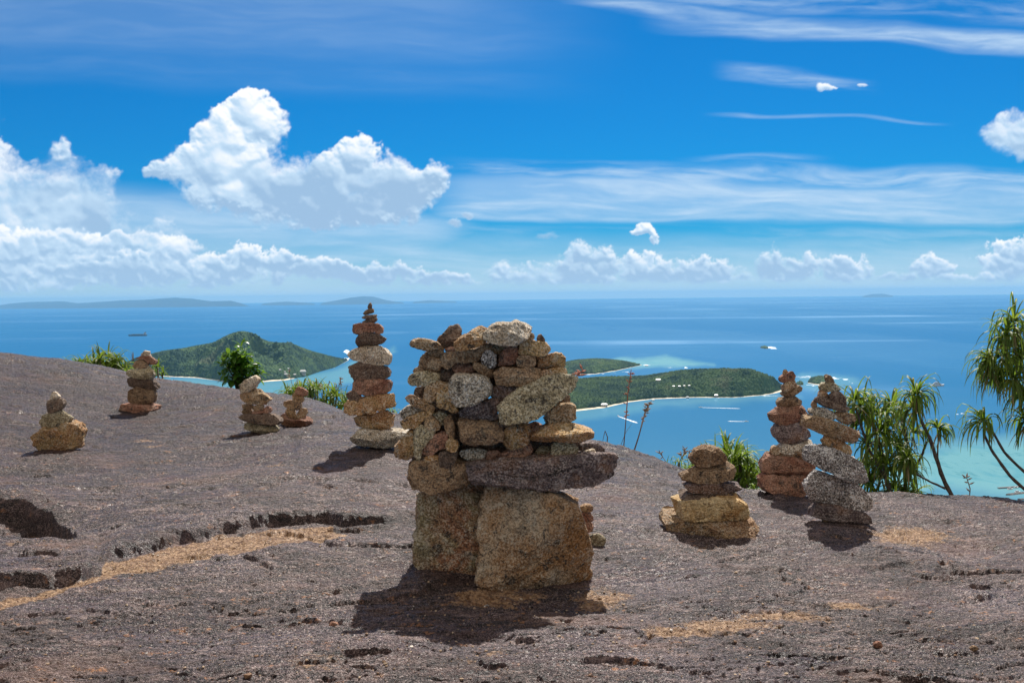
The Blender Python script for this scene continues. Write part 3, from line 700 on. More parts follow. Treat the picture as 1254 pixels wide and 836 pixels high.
# the wooded slope of the mountain below the dome, down to the sea
def build_slope():
    az = np.radians(np.linspace(-75, 75, 220)); r = np.concatenate([np.linspace(12, 60, 12), np.linspace(90, 1500, 90)])
    R_, A_ = np.meshgrid(r, az, indexing='ij')
    X, Y = R_*np.sin(A_), R_*np.cos(A_)
    z = -22 - (R_-12)*0.62 + fbm(X/120, Y/120, 3.0, 4)*np.clip(R_/12, 0, 28) + (0.7-worley(X/9, Y/9, 3))*5
    z = np.where(R_ < 700, z, -456 - (R_-700)*0.12 + (z+456)*0.0); z = np.maximum(z, -EYE-6)
    o = mesh_np('hillside', np.stack([X, Y, z], -1).reshape(-1, 3), grid_faces(len(r), len(az)), FOREST); tag(o, kind='structure')
build_slope()
# ------------------------------------------------------------------ stone materials
def stone_mat(name, cA, cB, dark=(0.035, 0.028, 0.024, 1), pale=(0.62, 0.56, 0.45, 1), patch=0.5, speck=0.7, fleck=0.55, stain=None, stain_amt=0.0, sc=1.0, pscale=7.0):
    m, g, b = new_mat(name)
    P0 = g.coord('Object'); oi = g.n.new('ShaderNodeObjectInfo'); r = S(g, oi.outputs['Random'])
    P = g.vmath('ADD', P0, g.vec(r*17.0, r*31.0, r*7.0))
    n1 = g.noise(P, pscale*sc, 5, 0.65, 0.4); n2 = g.noise(P, 26*sc, 5, 0.7)
    c = g.mix(g.step(n1, 0.40, 0.60), cA, cB)
    c = g.mix(g.step(n1*0.5+n2*0.5, 0.53, 0.60)*patch, c, dark)
    if stain: c = g.mix(g.step(g.noise(P, 4.5*sc, 5, 0.65), 0.48, 0.60)*stain_amt, c, stain)
    pm = g.step(g.noise(P, 11.0*sc, 4, 0.6), 0.35, 0.62)               # grain shows stronger in places
    bl = g.noise(P, 17.0*sc, 6, 0.72, 0.5)
    c = g.mix(g.step(bl, 0.55, 0.62)*fleck*0.85, c, pale)
    c = g.mix(g.step(bl, 0.44, 0.37)*0.9, c, dark)
    fleck = pm*(fleck*0.85) + fleck*0.25; speck = pm*(speck*-0.35) + speck
    sp = g.noise(P, 105*sc, 3, 0.7); sp2 = g.noise(P, 190*sc, 2, 0.7)
    c = g.mix(g.step(sp, 0.52, 0.57)*fleck, c, pale)
    c = g.mix(g.step(sp, 0.475, 0.43)*speck, c, dark)
    c = g.mix(g.step(sp2, 0.56, 0.66)*fleck*0.6, c, pale)
    c = g.mix(g.step(sp2, 0.44, 0.35)*speck*0.8, c, dark)
    k = r*0.55 + 1.45
    c = g.mix(1.0, c, g.vec(k, k, k), 'MULTIPLY')
    g.put(b.inputs['Base Color'], c); b.inputs['Roughness'].default_value = 0.82; b.inputs['Specular IOR Level'].default_value = 0.3
    bump(g, b, n2*0.9 + sp*0.6 + sp2*0.25, 0.030, 1.0)
    return m
SM = {
 'tan':    stone_mat('tan_granite', (0.33, 0.19, 0.085, 1), (0.45, 0.30, 0.16, 1), patch=0.55, stain=(0.30, 0.13, 0.06, 1), stain_amt=0.45),
 'gold':   stone_mat('ochre_granite', (0.42, 0.205, 0.065, 1), (0.48, 0.31, 0.13, 1), patch=0.4, stain=(0.34, 0.14, 0.05, 1), stain_amt=0.5),
 'brown':  stone_mat('brown_granite', (0.20, 0.115, 0.060, 1), (0.33, 0.21, 0.12, 1), pale=(0.50, 0.40, 0.28, 1), patch=0.6, fleck=0.4),
 'dark':   stone_mat('dark_brown_granite', (0.115, 0.075, 0.055, 1), (0.20, 0.13, 0.09, 1), pale=(0.42, 0.34, 0.27, 1), patch=0.65, fleck=0.42),
 'red':    stone_mat('reddish_granite', (0.27, 0.115, 0.070, 1), (0.37, 0.20, 0.13, 1), pale=(0.50, 0.36, 0.28, 1), patch=0.45, fleck=0.4),
 'grey':   stone_mat('speckled_grey_granite', (0.36, 0.285, 0.195, 1), (0.50, 0.42, 0.31, 1), pale=(0.74, 0.70, 0.63, 1), patch=0.35, fleck=0.8, speck=0.85),
 'salt':   stone_mat('black_and_white_granite', (0.20, 0.165, 0.145, 1), (0.36, 0.325, 0.30, 1), pale=(0.80, 0.77, 0.74, 1), patch=0.75, fleck=0.95, speck=1.0),
 'pale':   stone_mat('pale_granite', (0.46, 0.34, 0.22, 1), (0.58, 0.48, 0.35, 1), pale=(0.78, 0.73, 0.64, 1), patch=0.3, fleck=0.7),
 'olive':  stone_mat('olive_grey_granite', (0.27, 0.21, 0.115, 1), (0.42, 0.34, 0.20, 1), pale=(0.66, 0.60, 0.46, 1), patch=0.4, fleck=0.7, speck=0.8),
 'purple': stone_mat('dark_purplish_granite', (0.11, 0.080, 0.080, 1), (0.22, 0.165, 0.16, 1), pale=(0.52, 0.44, 0.40, 1), patch=0.6, fleck=0.6, stain=(0.30, 0.155, 0.08, 1), stain_amt=0.6),
 'quartz': stone_mat('yellow_quartz', (0.33, 0.185, 0.065, 1), (0.46, 0.35, 0.19, 1), pale=(0.82, 0.70, 0.46, 1), dark=(0.10, 0.06, 0.03, 1), patch=0.25, fleck=0.35, speck=0.3, sc=0.8),
 'baseL':  stone_mat('mossy_rust_granite', (0.25, 0.20, 0.10, 1), (0.33, 0.14, 0.065, 1), patch=0.6, stain=(0.10, 0.085, 0.06, 1), stain_amt=0.5, pscale=3.2),
 'baseR':  stone_mat('rust_streaked_granite', (0.38, 0.18, 0.055, 1), (0.52, 0.39, 0.26, 1), patch=0.5, stain=(0.30, 0.14, 0.045, 1), stain_amt=0.65, pscale=3.0),
}
# ------------------------------------------------------------------ a stone from its outline: own distance, size and thickness
def stone(poly, depth, mat, label, group, thick=None, lean=0.0, seed=0, box=0.24, rough=1.0, off=0.0, curl=0.0):
    P = np.array(poly, float); pc = (P.max(0)+P.min(0))/2; P = pc + (P-pc)*np.array([1.045, 1.05])
    rj = np.random.RandomState(seed+900)
    # outline resampled evenly, corners slightly rounded
    A = np.vstack([P, P[:1]]); seg = np.hypot(*np.diff(A, axis=0).T); L = np.concatenate([[0], np.cumsum(seg)])
    ext_px = P.max(0)-P.min(0); big = max(ext_px)
    n = int(np.clip(big*2.2, 56, 300))
    s = np.arange(n)/n*L[-1]
    Q = np.stack([np.interp(s, L, A[:, 0]), np.interp(s, L, A[:, 1])], 1)
    k = max(1, int(n*0.005)); ker = np.exp(-0.5*(np.arange(-3*k, 3*k+1)/k)**2); ker /= ker.sum()
    Q = np.stack([np.convolve(np.concatenate([Q[-3*k:, i], Q[:, i], Q[:3*k, i]]), ker, 'valid') for i in (0, 1)], 1)
    w_m, h_m = ext_px[0]*depth/F, ext_px[1]*depth/F
    T = thick if thick else float(np.clip(0.58*w_m + 0.35*h_m, 0.6*min(w_m, h_m), 0.42))
    dc = depth + off
    th_ = np.arange(n)/n*2*math.pi; jit = fbm(np.cos(th_)*2.2+seed, np.sin(th_)*2.2, 0.5, 5, 0.68)*big*0.030
    cen = Q.mean(0); nv = Q-cen; nv /= np.linalg.norm(nv, axis=1)[:, None]+1e-6; Q = Q + nv*(jit-jit.mean())[:, None]*min(1.0, min(ext_px)/big*1.6)
    O = np.array([at_depth(q[0], q[1], dc - 0.28*T) for q in Q]); O[:, 1] = 0
    c = np.array([(O[:, 0].max()+O[:, 0].min())/2, 0, (O[:, 2].max()+O[:, 2].min())/2]); O = O - c
    m = int(np.clip(n*0.42, 26, 110))
    ph = np.linspace(-math.pi/2, math.pi/2, 400)
    rr, tt = np.cos(ph)**box, np.sign(np.sin(ph))*np.abs(np.sin(ph))**(box*1.15)
    ar = np.concatenate([[0], np.cumsum(np.hypot(np.diff(rr), np.diff(tt)*0.9))]); q = np.linspace(0, ar[-1], m)
    R_, T_ = np.interp(q, ar, rr)[1:-1], np.interp(q, ar, tt)[1:-1]
    V = np.concatenate([(O[None]*R_[:, None, None] + np.array([0, 1, 0])*(T_[:, None, None]*T*0.5)).reshape(-1, 3), [[0, -T/2, 0], [0, T/2, 0]]])
    rng = np.random.RandomState(seed*13+5)
    # broken facets on front and back, top edges bevelled differently
    e = np.array([w_m/2, T/2, h_m/2])
    for i in range(16):
        a = rng.uniform(0, 2*math.pi); t = rng.uniform(0.05, 1.0) if i % 3 else rng.uniform(1.0, 3.0); sy = -1 if i % 5 < 3 else 1
        nrm = np.array([math.cos(a)*t, sy*1.0, math.sin(a)*t])/e; nrm /= np.linalg.norm(nrm)
        sup = np.abs(V @ nrm).max()*(rng.uniform(0.50, 0.88) if i % 3 else rng.uniform(0.84, 0.97))
        dd = V @ nrm - sup; V = V - np.clip(dd, 0, None)[:, None]*nrm
    for i in range(9):                                        # straight breaks round the outline
        a = rng.uniform(0, 2*math.pi); nrm = np.array([math.cos(a)/w_m, rng.uniform(-0.25, 0.25)/T, math.sin(a)/h_m]); nrm /= np.linalg.norm(nrm)
        pr = V @ nrm; dd = pr - pr.max()*rng.uniform(0.84, 0.96); V = V - np.clip(dd, 0, None)[:, None]*nrm
    V[:, 1] += lean*V[:, 2] + curl*V[:, 0]
    sz = min(w_m, h_m, T); x, y, z = (V + c + np.array([seed*3.7, seed*1.3, 0])).T
    d = np.zeros(len(V))
    d += 0.036*sz*fbm(x/sz*1.4, y/sz*1.4, z/sz*1.4, 4, 0.55, seed) + min(0.014, 0.075*sz)*rough*fbm(x*24, y*24, z*24, 4, 0.65, seed+1) 
    d += min(0.0045, 0.03*sz)*rough*pn(x*85, y*95, z*95, seed+2) - min(0.022, 0.12*sz)*rough*np.clip(fbm(x*15, y*15, z*15, 3, 0.6, seed+4)-0.18, 0, 1)
    # spalled steps: broken sheets of different level
    q_ = fbm(x/sz*1.1+3, y/sz*1.1, z/sz*2.0, 3, 0.5, seed+7)*3.0; fq = q_-np.floor(q_); d += 0.040*sz*(np.floor(q_)+sstep(0.80, 1.0, fq))*0.6
    d = d - d.mean() - 0.004*sz
    N = V/np.array([w_m, T, h_m]); N = np.sign(N)*np.abs(N)**3; N /= (np.linalg.norm(N, axis=1)[:, None]+1e-9)
    V = V + N*d[:, None]
    mm = len(R_); Fq = grid_faces(mm, n, True)
    j = np.arange(n); a = mm*n
    Ft = np.concatenate([np.stack([(j+1) % n, j, np.full(n, a)], 1), np.stack([(mm-1)*n+j, (mm-1)*n+(j+1) % n, np.full(n, a+1)], 1)])
    base = V[:, 2].min()
    o = mesh_np('cairn_stone', V - np.array([0, 0, base]), Fq[:, ::-1], SM[mat], Ft=Ft[:, ::-1], smooth=False)
    o.location = (c[0], dc + 0.0, c[2] + base)
    tag(o, label, 'stone', group)
    return o
FR = {'A': (475, 385, 8.36), 'B': (610, 385, 8.36), 'C': (475, 480, 8.36), 'D': (610, 480, 8.36), 'F': (470, 560, 3.343), 'G': (410, 365, 8.36), 'H': (410, 455, 8.36),
      'J': (25, 425, 5.972), 'N': (275, 445, 8.36), 'Q': (805, 535, 5.97), 'S': (920, 445, 8.36), 'U': (920, 530, 6.43), 'W': (975, 450, 6.97), 'X': (0, 0, 1)}
def px_of(fr, pts):
    x0, y0, k = FR[fr]; return [(x0+x/k, y0+y/k) for x, y in pts]
def cairn(base_px, rows, group, thick_k=1.0, seed=0, back=0.14):
    p = ground_at(*base_px); dep = p[1] + back
    for i, (fr, mat, label, pts, *o) in enumerate(rows):
        kw = dict(o[0]) if o else {}
        poly = px_of(fr, pts)
        a = np.array(poly); w = (a[:, 0].max()-a[:, 0].min())*dep/F; h = (a[:, 1].max()-a[:, 1].min())*dep/F
        if 'thick' not in kw: kw['thick'] = float(np.clip((0.60*w + 0.30*h)*thick_k, 0.02, 0.42))
        stone(poly, dep, mat, label, group, seed=seed+i, **kw)
    return dep
# --- the broad cairn in the middle
g1 = 'stones of the broad middle cairn'
MAIN = [
 ('A', 'tan', 'thin pale topped stone jutting out to the side below the dark peak stone', [(208,300),(262,255),(320,242),(400,258),(498,282),(535,320),(520,370),(430,378),(360,378),(290,345),(230,325)], dict(off=-0.02)),
 ('A', 'brown', 'knobbly brown stone under the thin jutting stone of the broad cairn', [(425,370),(440,330),(510,300),(570,325),(575,400),(530,450),(470,455),(425,440),(370,430),(362,395)], dict(off=0.03)),
 ('A', 'dark', 'dark hump shaped stone forming the outer peak of the broad cairn', [(500,280),(520,230),(600,160),(640,110),(680,92),(722,110),(750,160),(760,210),(720,265),(690,335),(600,350),(560,350),(525,320)], dict(off=0.06)),
 ('A', 'brown', 'squarish brown block two below the thin jutting stone', [(350,410),(372,395),(400,425),(530,455),(545,530),(525,600),(440,600),(380,585),(310,550),(330,470)], dict(off=0.0)),
 ('A', 'brown', 'little knob of stone at the outer edge above the pointed olive stone', [(255,580),(270,550),(310,540),(365,560),(360,605),(280,612)], dict(off=-0.03)),
 ('A', 'olive', 'pointed olive brown stone sticking out under the squarish brown block', [(208,680),(215,640),(270,600),(380,575),(440,585),(515,595),(525,660),(480,700),(400,740),(260,735),(215,715)], dict(off=-0.03)),
 ('A', 'dark', 'small dark stone tucked beneath the pointed olive stone', [(262,805),(275,760),(310,735),(400,735),(410,800),(390,850),(300,850),(262,835)], dict(off=0.05)),
 ('A', 'tan', 'tilted wedge shaped block beside the big pale round topped boulder', [(400,695),(480,688),(600,715),(640,740),(580,790),(510,840),(480,890),(400,905),(355,880),(370,820),(385,760)], dict(off=-0.04, lean=0.3)),
 ('A', 'red', 'thin reddish sliver wedged under the slanted speckled stone', [(585,350),(640,328),(700,340),(745,372),(700,392),(600,392),(570,370)], dict(off=0.0)),
 ('A', 'brown', 'long brown stone with orange underside lying beneath the slanted speckled stone', [(545,420),(580,385),(700,380),(790,368),(900,360),(960,335),(1020,290),(1085,295),(1075,370),(990,410),(950,450),(900,490),(700,505),(620,555),(540,558),(533,500)], dict(off=0.01)),
 ('A', 'gold', 'slanted golden speckled stone leaning up against the flat top stone', [(668,305),(740,230),(800,205),(870,150),(920,130),(1000,138),(1035,165),(1030,250),(960,310),(860,350),(760,370),(700,362),(670,335)], dict(off=-0.04, lean=0.35)),
 ('B', 'pale', 'large flat pale topped stone crowning the broad cairn', [(-135,190),(-90,145),(-20,100),(60,90),(120,95),(200,62),(270,78),(330,110),(357,170),(335,215),(250,270),(170,325),(80,320),(0,300),(-80,280),(-150,255)], dict(off=0.0, thick=0.30, lean=0.25)),
 ('A', 'tan', 'small rounded tan stone directly under the crowning flat stone', [(1060,320),(1085,272),(1150,270),(1225,300),(1205,370),(1150,405),(1100,405),(1065,365)], dict(off=0.03)),
 ('A', 'salt', 'upright egg shaped black and white speckled stone', [(948,460),(975,400),(1010,362),(1050,362),(1100,400),(1115,450),(1108,530),(1082,562),(1030,538),(970,510)], dict(off=-0.05)),
 ('A', 'red', 'arched reddish brown stone above the big pale round topped boulder', [(655,530),(720,492),(820,482),(870,515),(890,580),(870,632),(800,615),(740,580),(690,600),(655,570)], dict(off=0.02)),
 ('A', 'dark', 'dark stone beside the arched reddish one in the broad cairn', [(495,640),(530,580),(600,552),(680,555),(680,610),(650,690),(600,722),(540,705),(498,680)], dict(off=0.03)),
 ('A', 'brown', 'wedge of brown stone pointing down beside the egg shaped one', [(855,510),(890,490),(970,505),(1040,545),(1097,600),(1082,645),(1055,672),(1000,642),(930,590),(870,550)], dict(off=-0.03)),
 ('A', 'grey', 'big pale round topped boulder in the body of the broad cairn', [(633,700),(660,660),(720,628),(860,632),(960,655),(1015,700),(1045,770),(1042,840),(1000,872),(900,912),(800,962),(700,968),(640,905)], dict(off=-0.09, thick=0.30)),
 ('A', 'gold', 'tan stone pressed against the side of the big pale round topped boulder', [(495,810),(560,762),(640,742),(655,830),(660,900),(710,965),(730,1015),(660,1005),(600,965),(500,948),(482,870)], dict(off=-0.05)),
 ('C', 'purple', 'dark stone with a white edge under the big pale boulder', [(695,200),(800,145),(900,118),(980,95),(1040,55),(1095,50),(1140,105),(1110,200),(1110,290),(1090,322),(960,328),(860,305),(750,265)], dict(off=-0.03)),
 ('B', 'purple', 'small dark stone with pale blotches above the big diagonal slab', [(-55,760),(-40,722),(60,712),(160,732),(250,745),(240,800),(150,850),(60,890),(0,900),(-45,862),(-62,810)], dict(off=0.0)),
 ('B', 'olive', 'big speckled slab lying diagonally and reaching beyond the cairn edge', [(-45,1000),(0,950),(140,830),(260,750),(400,690),(500,650),(620,635),(700,615),(780,610),(822,640),(824,690),(765,770),(640,900),(500,1010),(400,1080),(290,1122),(180,1132),(120,1155),(40,1130),(-30,1060)], dict(off=-0.12, thick=0.17, lean=0.45)),
 ('B', 'red', 'rounded reddish stone between the egg shaped one and a small block', [(-8,480),(20,420),(80,342),(140,330),(205,335),(222,410),(200,490),(150,520),(60,540),(-2,540)], dict(off=0.0)),
 ('B', 'gold', 'block carrying two little pebbles on its top', [(218,380),(235,260),(260,238),(330,262),(400,252),(480,280),(547,360),(542,385),(480,418),(420,435),(300,412),(225,410)], dict(off=-0.02, thick=0.18)),
 ('B', 'tan', 'inner one of two little pebbles perched on a block', [(278,238),(290,200),(340,188),(373,205),(372,245),(335,278),(290,262)], dict(off=-0.02)),
 ('B', 'dark', 'outer darker one of two little pebbles perched on a block', [(398,250),(410,210),(440,198),(480,250),(487,275),(450,297),(408,288)], dict(off=-0.02)),
 ('B', 'brown', 'small squarish block under the one carrying two pebbles', [(188,450),(230,415),(350,408),(375,430),(380,520),(330,545),(210,548),(190,500)], dict(off=-0.04)),
 ('B', 'gold', 'orange brown block at the upper outer corner facing the islands', [(405,455),(500,405),(560,393),(640,398),(680,430),(707,500),(700,528),(640,542),(520,553),(430,553),(390,500)], dict(off=0.0)),
 ('B', 'gold', 'flat stone under the orange brown corner block', [(500,560),(650,538),(700,542),(720,600),(705,630),(560,645),(500,610)], dict(off=0.0)),
 ('B', 'tan', 'small pale chip touching the upper edge of the diagonal slab', [(428,600),(470,558),(540,562),(565,610),(500,655),(438,675)], dict(off=-0.07)),
 ('B', 'brown', 'long low brown block above the diagonal slab', [(-25,555),(130,552),(250,560),(380,543),(475,558),(450,620),(440,680),(340,725),(240,745),(120,735),(0,722),(-30,640)], dict(off=-0.02, thick=0.26)),
 ('D', 'tan', 'rounded boulder resting under the high end of the diagonal slab', [(470,290),(500,220),(600,150),(700,113),(760,118),(797,170),(792,270),(750,322),(620,335),(510,362),(478,330)], dict(off=-0.02)),
 ('D', 'brown', 'small dark stone squeezed between diagonal slab and rounded boulder', [(590,140),(650,75),(700,33),(738,38),(742,110),(690,130)], dict(off=0.04)),
 ('D', 'red', 'reddish stone seen in the gap below the diagonal slab', [(260,345),(370,313),(440,330),(475,365),(450,410),(330,415)], dict(off=0.08)),
 ('D', 'gold', 'long rounded golden stone above the faceted stones on the sea side', [(343,500),(348,410),(440,378),(560,333),(700,325),(800,343),(900,368),(967,410),(970,490),(930,520),(850,528),(700,515),(560,520),(400,535)], dict(off=-0.05, thick=0.24)),
 ('D', 'gold', 'lumpy orange stone standing below the low end of the diagonal slab', [(48,430),(60,400),(130,360),(200,338),(300,348),(332,400),(345,450),(312,545),(230,580),(150,592),(55,588)], dict(off=-0.09)),
 ('D', 'red', 'reddish tilted stone beneath the lumpy orange stone', [(18,660),(40,620),(160,592),(330,540),(352,600),(350,672),(250,712),(60,732),(20,718)], dict(off=-0.06)),
 ('D', 'olive', 'small olive grey stone between the reddish tilted stone and the faceted stone', [(365,640),(420,575),(480,558),(545,575),(550,660),(500,690),(375,692)], dict(off=0.0)),
 ('D', 'olive', 'faceted olive stone on the dark slab with angular face', [(533,620),(543,560),(600,513),(680,513),(780,543),(824,590),(818,692),(760,702),(640,696),(543,668)], dict(off=-0.04)),
 ('D', 'purple', 'dark purplish stone lying at the outer end of the dark slab', [(820,600),(860,540),(940,518),(1020,528),(1097,590),(1072,632),(1010,670),(900,690),(830,660)], dict(off=0.03)),
 ('D', 'red', 'small pinkish chip on the outer end of the dark slab', [(826,650),(880,633),(940,643),(945,688),(860,696),(825,678)], dict(off=-0.07)),
 ('D', 'pale', 'small pale tan chip beside the pinkish chip', [(868,625),(960,586),(1002,593),(1018,650),(985,685),(935,684),(930,645)], dict(off=-0.05)),
 ('F', 'purple', 'long dark slab laid across the two great base blocks', [(313,75),(330,38),(400,26),(500,12),(600,8),(700,6),(760,10),(830,-6),(908,-14),(945,4),(952,50),(930,97),(850,127),(750,132),(620,138),(450,137),(340,128),(318,102)], dict(off=-0.06, thick=0.42)),
 ('F', 'brown', 'shorter rust brown slab beside the long dark slab on the base', [(96,55),(98,100),(110,134),(200,146),(260,146),(345,140),(335,35),(250,22),(160,16),(110,22)], dict(off=-0.02, thick=0.40)),
 ('C', 'tan', 'thin leaning stone with a pale tip at the outer edge above two stacked lumps', [(163,60),(180,30),(250,38),(330,83),(400,118),(495,160),(450,200),(350,185),(250,148),(200,107)], dict(off=-0.05)),
 ('C', 'grey', 'pale grey round stone under the thin leaning stone', [(98,240),(130,188),(220,136),(300,155),(390,185),(350,235),(200,280),(130,300)], dict(off=-0.02)),
 ('C', 'gold', 'orange brown lump under the pale grey round stone', [(125,300),(200,265),(330,212),(430,188),(480,210),(430,260),(350,300),(330,340),(240,392),(160,380),(135,340)], dict(off=-0.05)),
 ('C', 'olive', 'small pale olive stone above the tan pointed one', [(445,250),(490,210),(550,200),(615,245),(590,330),(545,355),(470,295)], dict(off=-0.02)),
 ('C', 'tan', 'tan stone pointing to the upright splinter in the broad cairn', [(360,300),(420,248),(470,265),(545,340),(555,382),(450,400),(385,360)], dict(off=-0.07)),
 ('C', 'brown', 'narrow upright splinter of stone beside the dark oblong block', [(573,290),(620,238),(652,248),(684,330),(692,440),(672,485),(620,465),(588,400)], dict(off=-0.06)),
 ('C', 'gold', 'large tilted block leaning out at the outer foot of the stone pile', [(22,625),(60,570),(150,470),(200,415),(255,420),(255,540),(270,650),(235,715),(150,715),(60,675)], dict(off=-0.03, thick=0.30)),
 ('C', 'olive', 'tall smooth grey olive stone beside the large tilted outer block', [(233,460),(260,398),(330,352),(425,375),(470,420),(455,465),(400,530),(350,590),(335,670),(300,728),(265,665),(248,560)], dict(off=-0.08)),
 ('C', 'red', 'angular pinkish stone under the upright splinter', [(335,600),(400,500),(470,440),(560,405),(625,430),(612,490),(600,580),(500,600),(450,650),(345,660)], dict(off=-0.07)),
 ('C', 'gold', 'small round stone beside the angular pinkish stone', [(588,560),(600,498),(650,478),(712,508),(727,560),(712,605),(640,620),(598,600)], dict(off=-0.11)),
 ('C', 'gold', 'small ochre stone resting on the shorter rust brown slab', [(287,740),(300,690),(370,655),(515,650),(530,700),(522,775),(380,772),(315,768)], dict(off=-0.08)),
 ('C', 'dark', 'dark bucket shaped stone next to the small ochre stone', [(512,620),(530,602),(630,620),(714,612),(704,680),(655,782),(530,785)], dict(off=-0.10)),
 ('C', 'brown', 'large dark brown oblong block in the heart of the broad cairn', [(688,258),(760,278),(850,318),(1000,332),(1165,342),(1185,420),(1170,525),(1050,535),(900,550),(780,545),(718,495),(708,400)], dict(off=-0.07, thick=0.30)),
 ('C', 'grey', 'low white topped stone beneath the large dark brown oblong block', [(722,630),(760,586),(900,586),(1005,592),(1014,650),(972,714),(860,720),(780,694)], dict(off=-0.03)),
 ('C', 'red', 'small pink square stone next to the low white topped stone', [(1005,640),(1025,603),(1155,597),(1150,705),(1080,714),(1002,704)], dict(off=-0.05)),
 ('F', 'baseL', 'mossy rust brown base block standing farther back under the cairn', [(116,300),(123,170),(150,145),(250,134),(400,130),(470,140),(470,300),(460,480),(380,502),(240,522),(160,512),(128,460)], dict(off=0.10, thick=0.46, box=0.22)),
 ('F', 'baseR', 'great rust streaked base block standing nearest under the long dark slab', [(388,470),(393,300),(408,200),(445,148),(560,134),(740,131),(792,158),(832,220),(857,300),(864,400),(857,512),(760,532),(620,547),(490,570),(430,532),(393,500)], dict(off=-0.03, thick=0.50, box=0.22)),
]
dep_main = cairn((620, 726), MAIN, g1, seed=100, back=0.25)
BACK = [
 ('X', 'dark', 'dark core stone seen in the gaps around the egg shaped stone', [(560,425),(640,418),(668,430),(670,452),(600,460),(562,455)]),
 ('X', 'dark', 'dark core stone seen behind the arched reddish stone', [(520,440),(560,432),(612,440),(600,478),(545,480),(515,470)]),
 ('X', 'dark', 'dark core stone seen above the diagonal slab', [(598,455),(690,440),(692,470),(650,500),(605,495)]),
 ('X', 'dark', 'dark core stone seen beside the upright splinter', [(505,490),(560,480),(600,505),(570,545),(520,550),(500,520)]),
 ('X', 'dark', 'dark core stone seen above the white topped low stone', [(510,545),(560,530),(625,530),(625,566),(540,572),(505,565)]),
 ('X', 'dark', 'dark core stone seen above the small olive grey stone', [(610,525),(680,532),(715,538),(712,564),(650,568),(612,562)]),
 ('X', 'dark', 'dark core stone low behind the lumpy orange stone', [(560,505),(612,512),(650,525),(650,550),(580,550),(555,530)])]
for i, (fr, mt, lb, pts) in enumerate(BACK): stone(px_of(fr, pts), dep_main, mt, lb, g1, seed=190+i, thick=0.26, off=0.12)
for i, (fr, mt, lb, pts) in enumerate([
 ('F', 'tan', 'small tan pebble topmost of the little stack behind the base block', [(805,205),(822,192),(850,195),(860,212),(850,224),(815,226)]),
 ('F', 'red', 'small reddish middle pebble of the little stack behind the base block', [(810,228),(850,225),(860,245),(855,264),(815,264)]),
 ('F', 'red', 'small lowest pebble of the little stack behind the base block', [(812,266),(850,264),(860,285),(856,306),(812,306)]),
 ('F', 'olive', 'loose greenish stone lying behind the great base block', [(845,322),(890,316),(908,328),(910,360),(870,378),(840,375)])]):
    q = ground_at(738, 672); stone(px_of(fr, pts), q[1], mt, lb, 'loose stones behind the broad cairn', seed=210+i)
# --- the tall slender cairn
g2 = 'stones of the tall slender cairn'
TALL = [
 ('G', 'dark', 'tiny pointed tip stone of the tall slender cairn', [(332,100),(340,72),(362,40),(382,72),(383,105),(345,116)]),
 ('G', 'brown', 'second stone from the tip of the tall slender cairn', [(280,165),(310,128),(340,113),(402,106),(398,150),(340,164),(300,174)]),
 ('G', 'dark', 'thin third stone from the tip of the tall slender cairn', [(273,200),(300,178),(420,163),(428,188),(370,210),(300,218)]),
 ('G', 'dark', 'fourth stone from the tip of the tall slender cairn', [(273,242),(330,213),(420,188),(430,235),(402,266),(300,266)]),
 ('G', 'red', 'broad rusty slab like a hat brim on the tall slender cairn', [(166,300),(180,276),(260,256),(400,258),(470,273),(489,320),(482,360),(440,364),(400,350),(330,354),(220,380),(173,350)]),
 ('G', 'dark', 'dark stone pointing towards the broad cairn beneath the rusty slab', [(190,430),(225,388),(300,350),(380,350),(440,378),(500,393),(524,420),(470,468),(380,480),(320,470),(250,505),(213,482)]),
 ('G', 'brown', 'thin shim of stone above the tilted pale saucer stone', [(230,500),(290,472),(380,462),(400,488),(300,508),(240,525)], dict(off=0.02)),
 ('G', 'pale', 'tilted pale saucer shaped stone of the tall slender cairn', [(110,575),(160,543),(280,498),(400,488),(500,528),(577,610),(562,662),(510,704),(430,704),(330,674),(200,634),(140,602)], dict(lean=0.35)),
 ('G', 'dark', 'dark rounded stone beneath the tilted pale saucer stone', [(140,720),(160,688),(220,645),(330,668),(430,700),(510,700),(547,740),(562,800),(500,830),(380,845),(240,840),(168,832)]),
 ('H', 'red', 'reddish brown block with an orange scar in the tall slender cairn', [(158,120),(180,72),(330,86),(500,78),(582,83),(562,140),(537,212),(400,254),(250,244),(163,182)]),
 ('H', 'dark', 'small dark stone poking out beside the mustard slab', [(98,245),(140,203),(200,198),(270,253),(240,305),(120,290)], dict(off=-0.04)),
 ('H', 'gold', 'mustard coloured slab low in the tall slender cairn', [(98,350),(130,293),(250,288),(370,248),(470,233),(592,238),(617,310),(602,362),(500,384),(430,400),(380,444),(250,449),(130,444),(98,402)]),
 ('H', 'gold', 'boat shaped orange stone with a dark rim above the grey base', [(183,480),(300,458),(400,448),(480,396),(560,418),(597,450),(572,562),(540,600),(420,605),(270,605),(218,562)]),
 ('H', 'grey', 'wide flat grey base stone of the tall slender cairn', [(166,670),(200,618),(280,596),(450,606),(720,626),(745,680),(692,744),(570,794),(400,804),(250,779),(188,744)], dict(thick=0.34)),
]
cairn((452, 551), TALL, g2, seed=220, back=0.12)
g3 = 'stones of the squat far cairn'
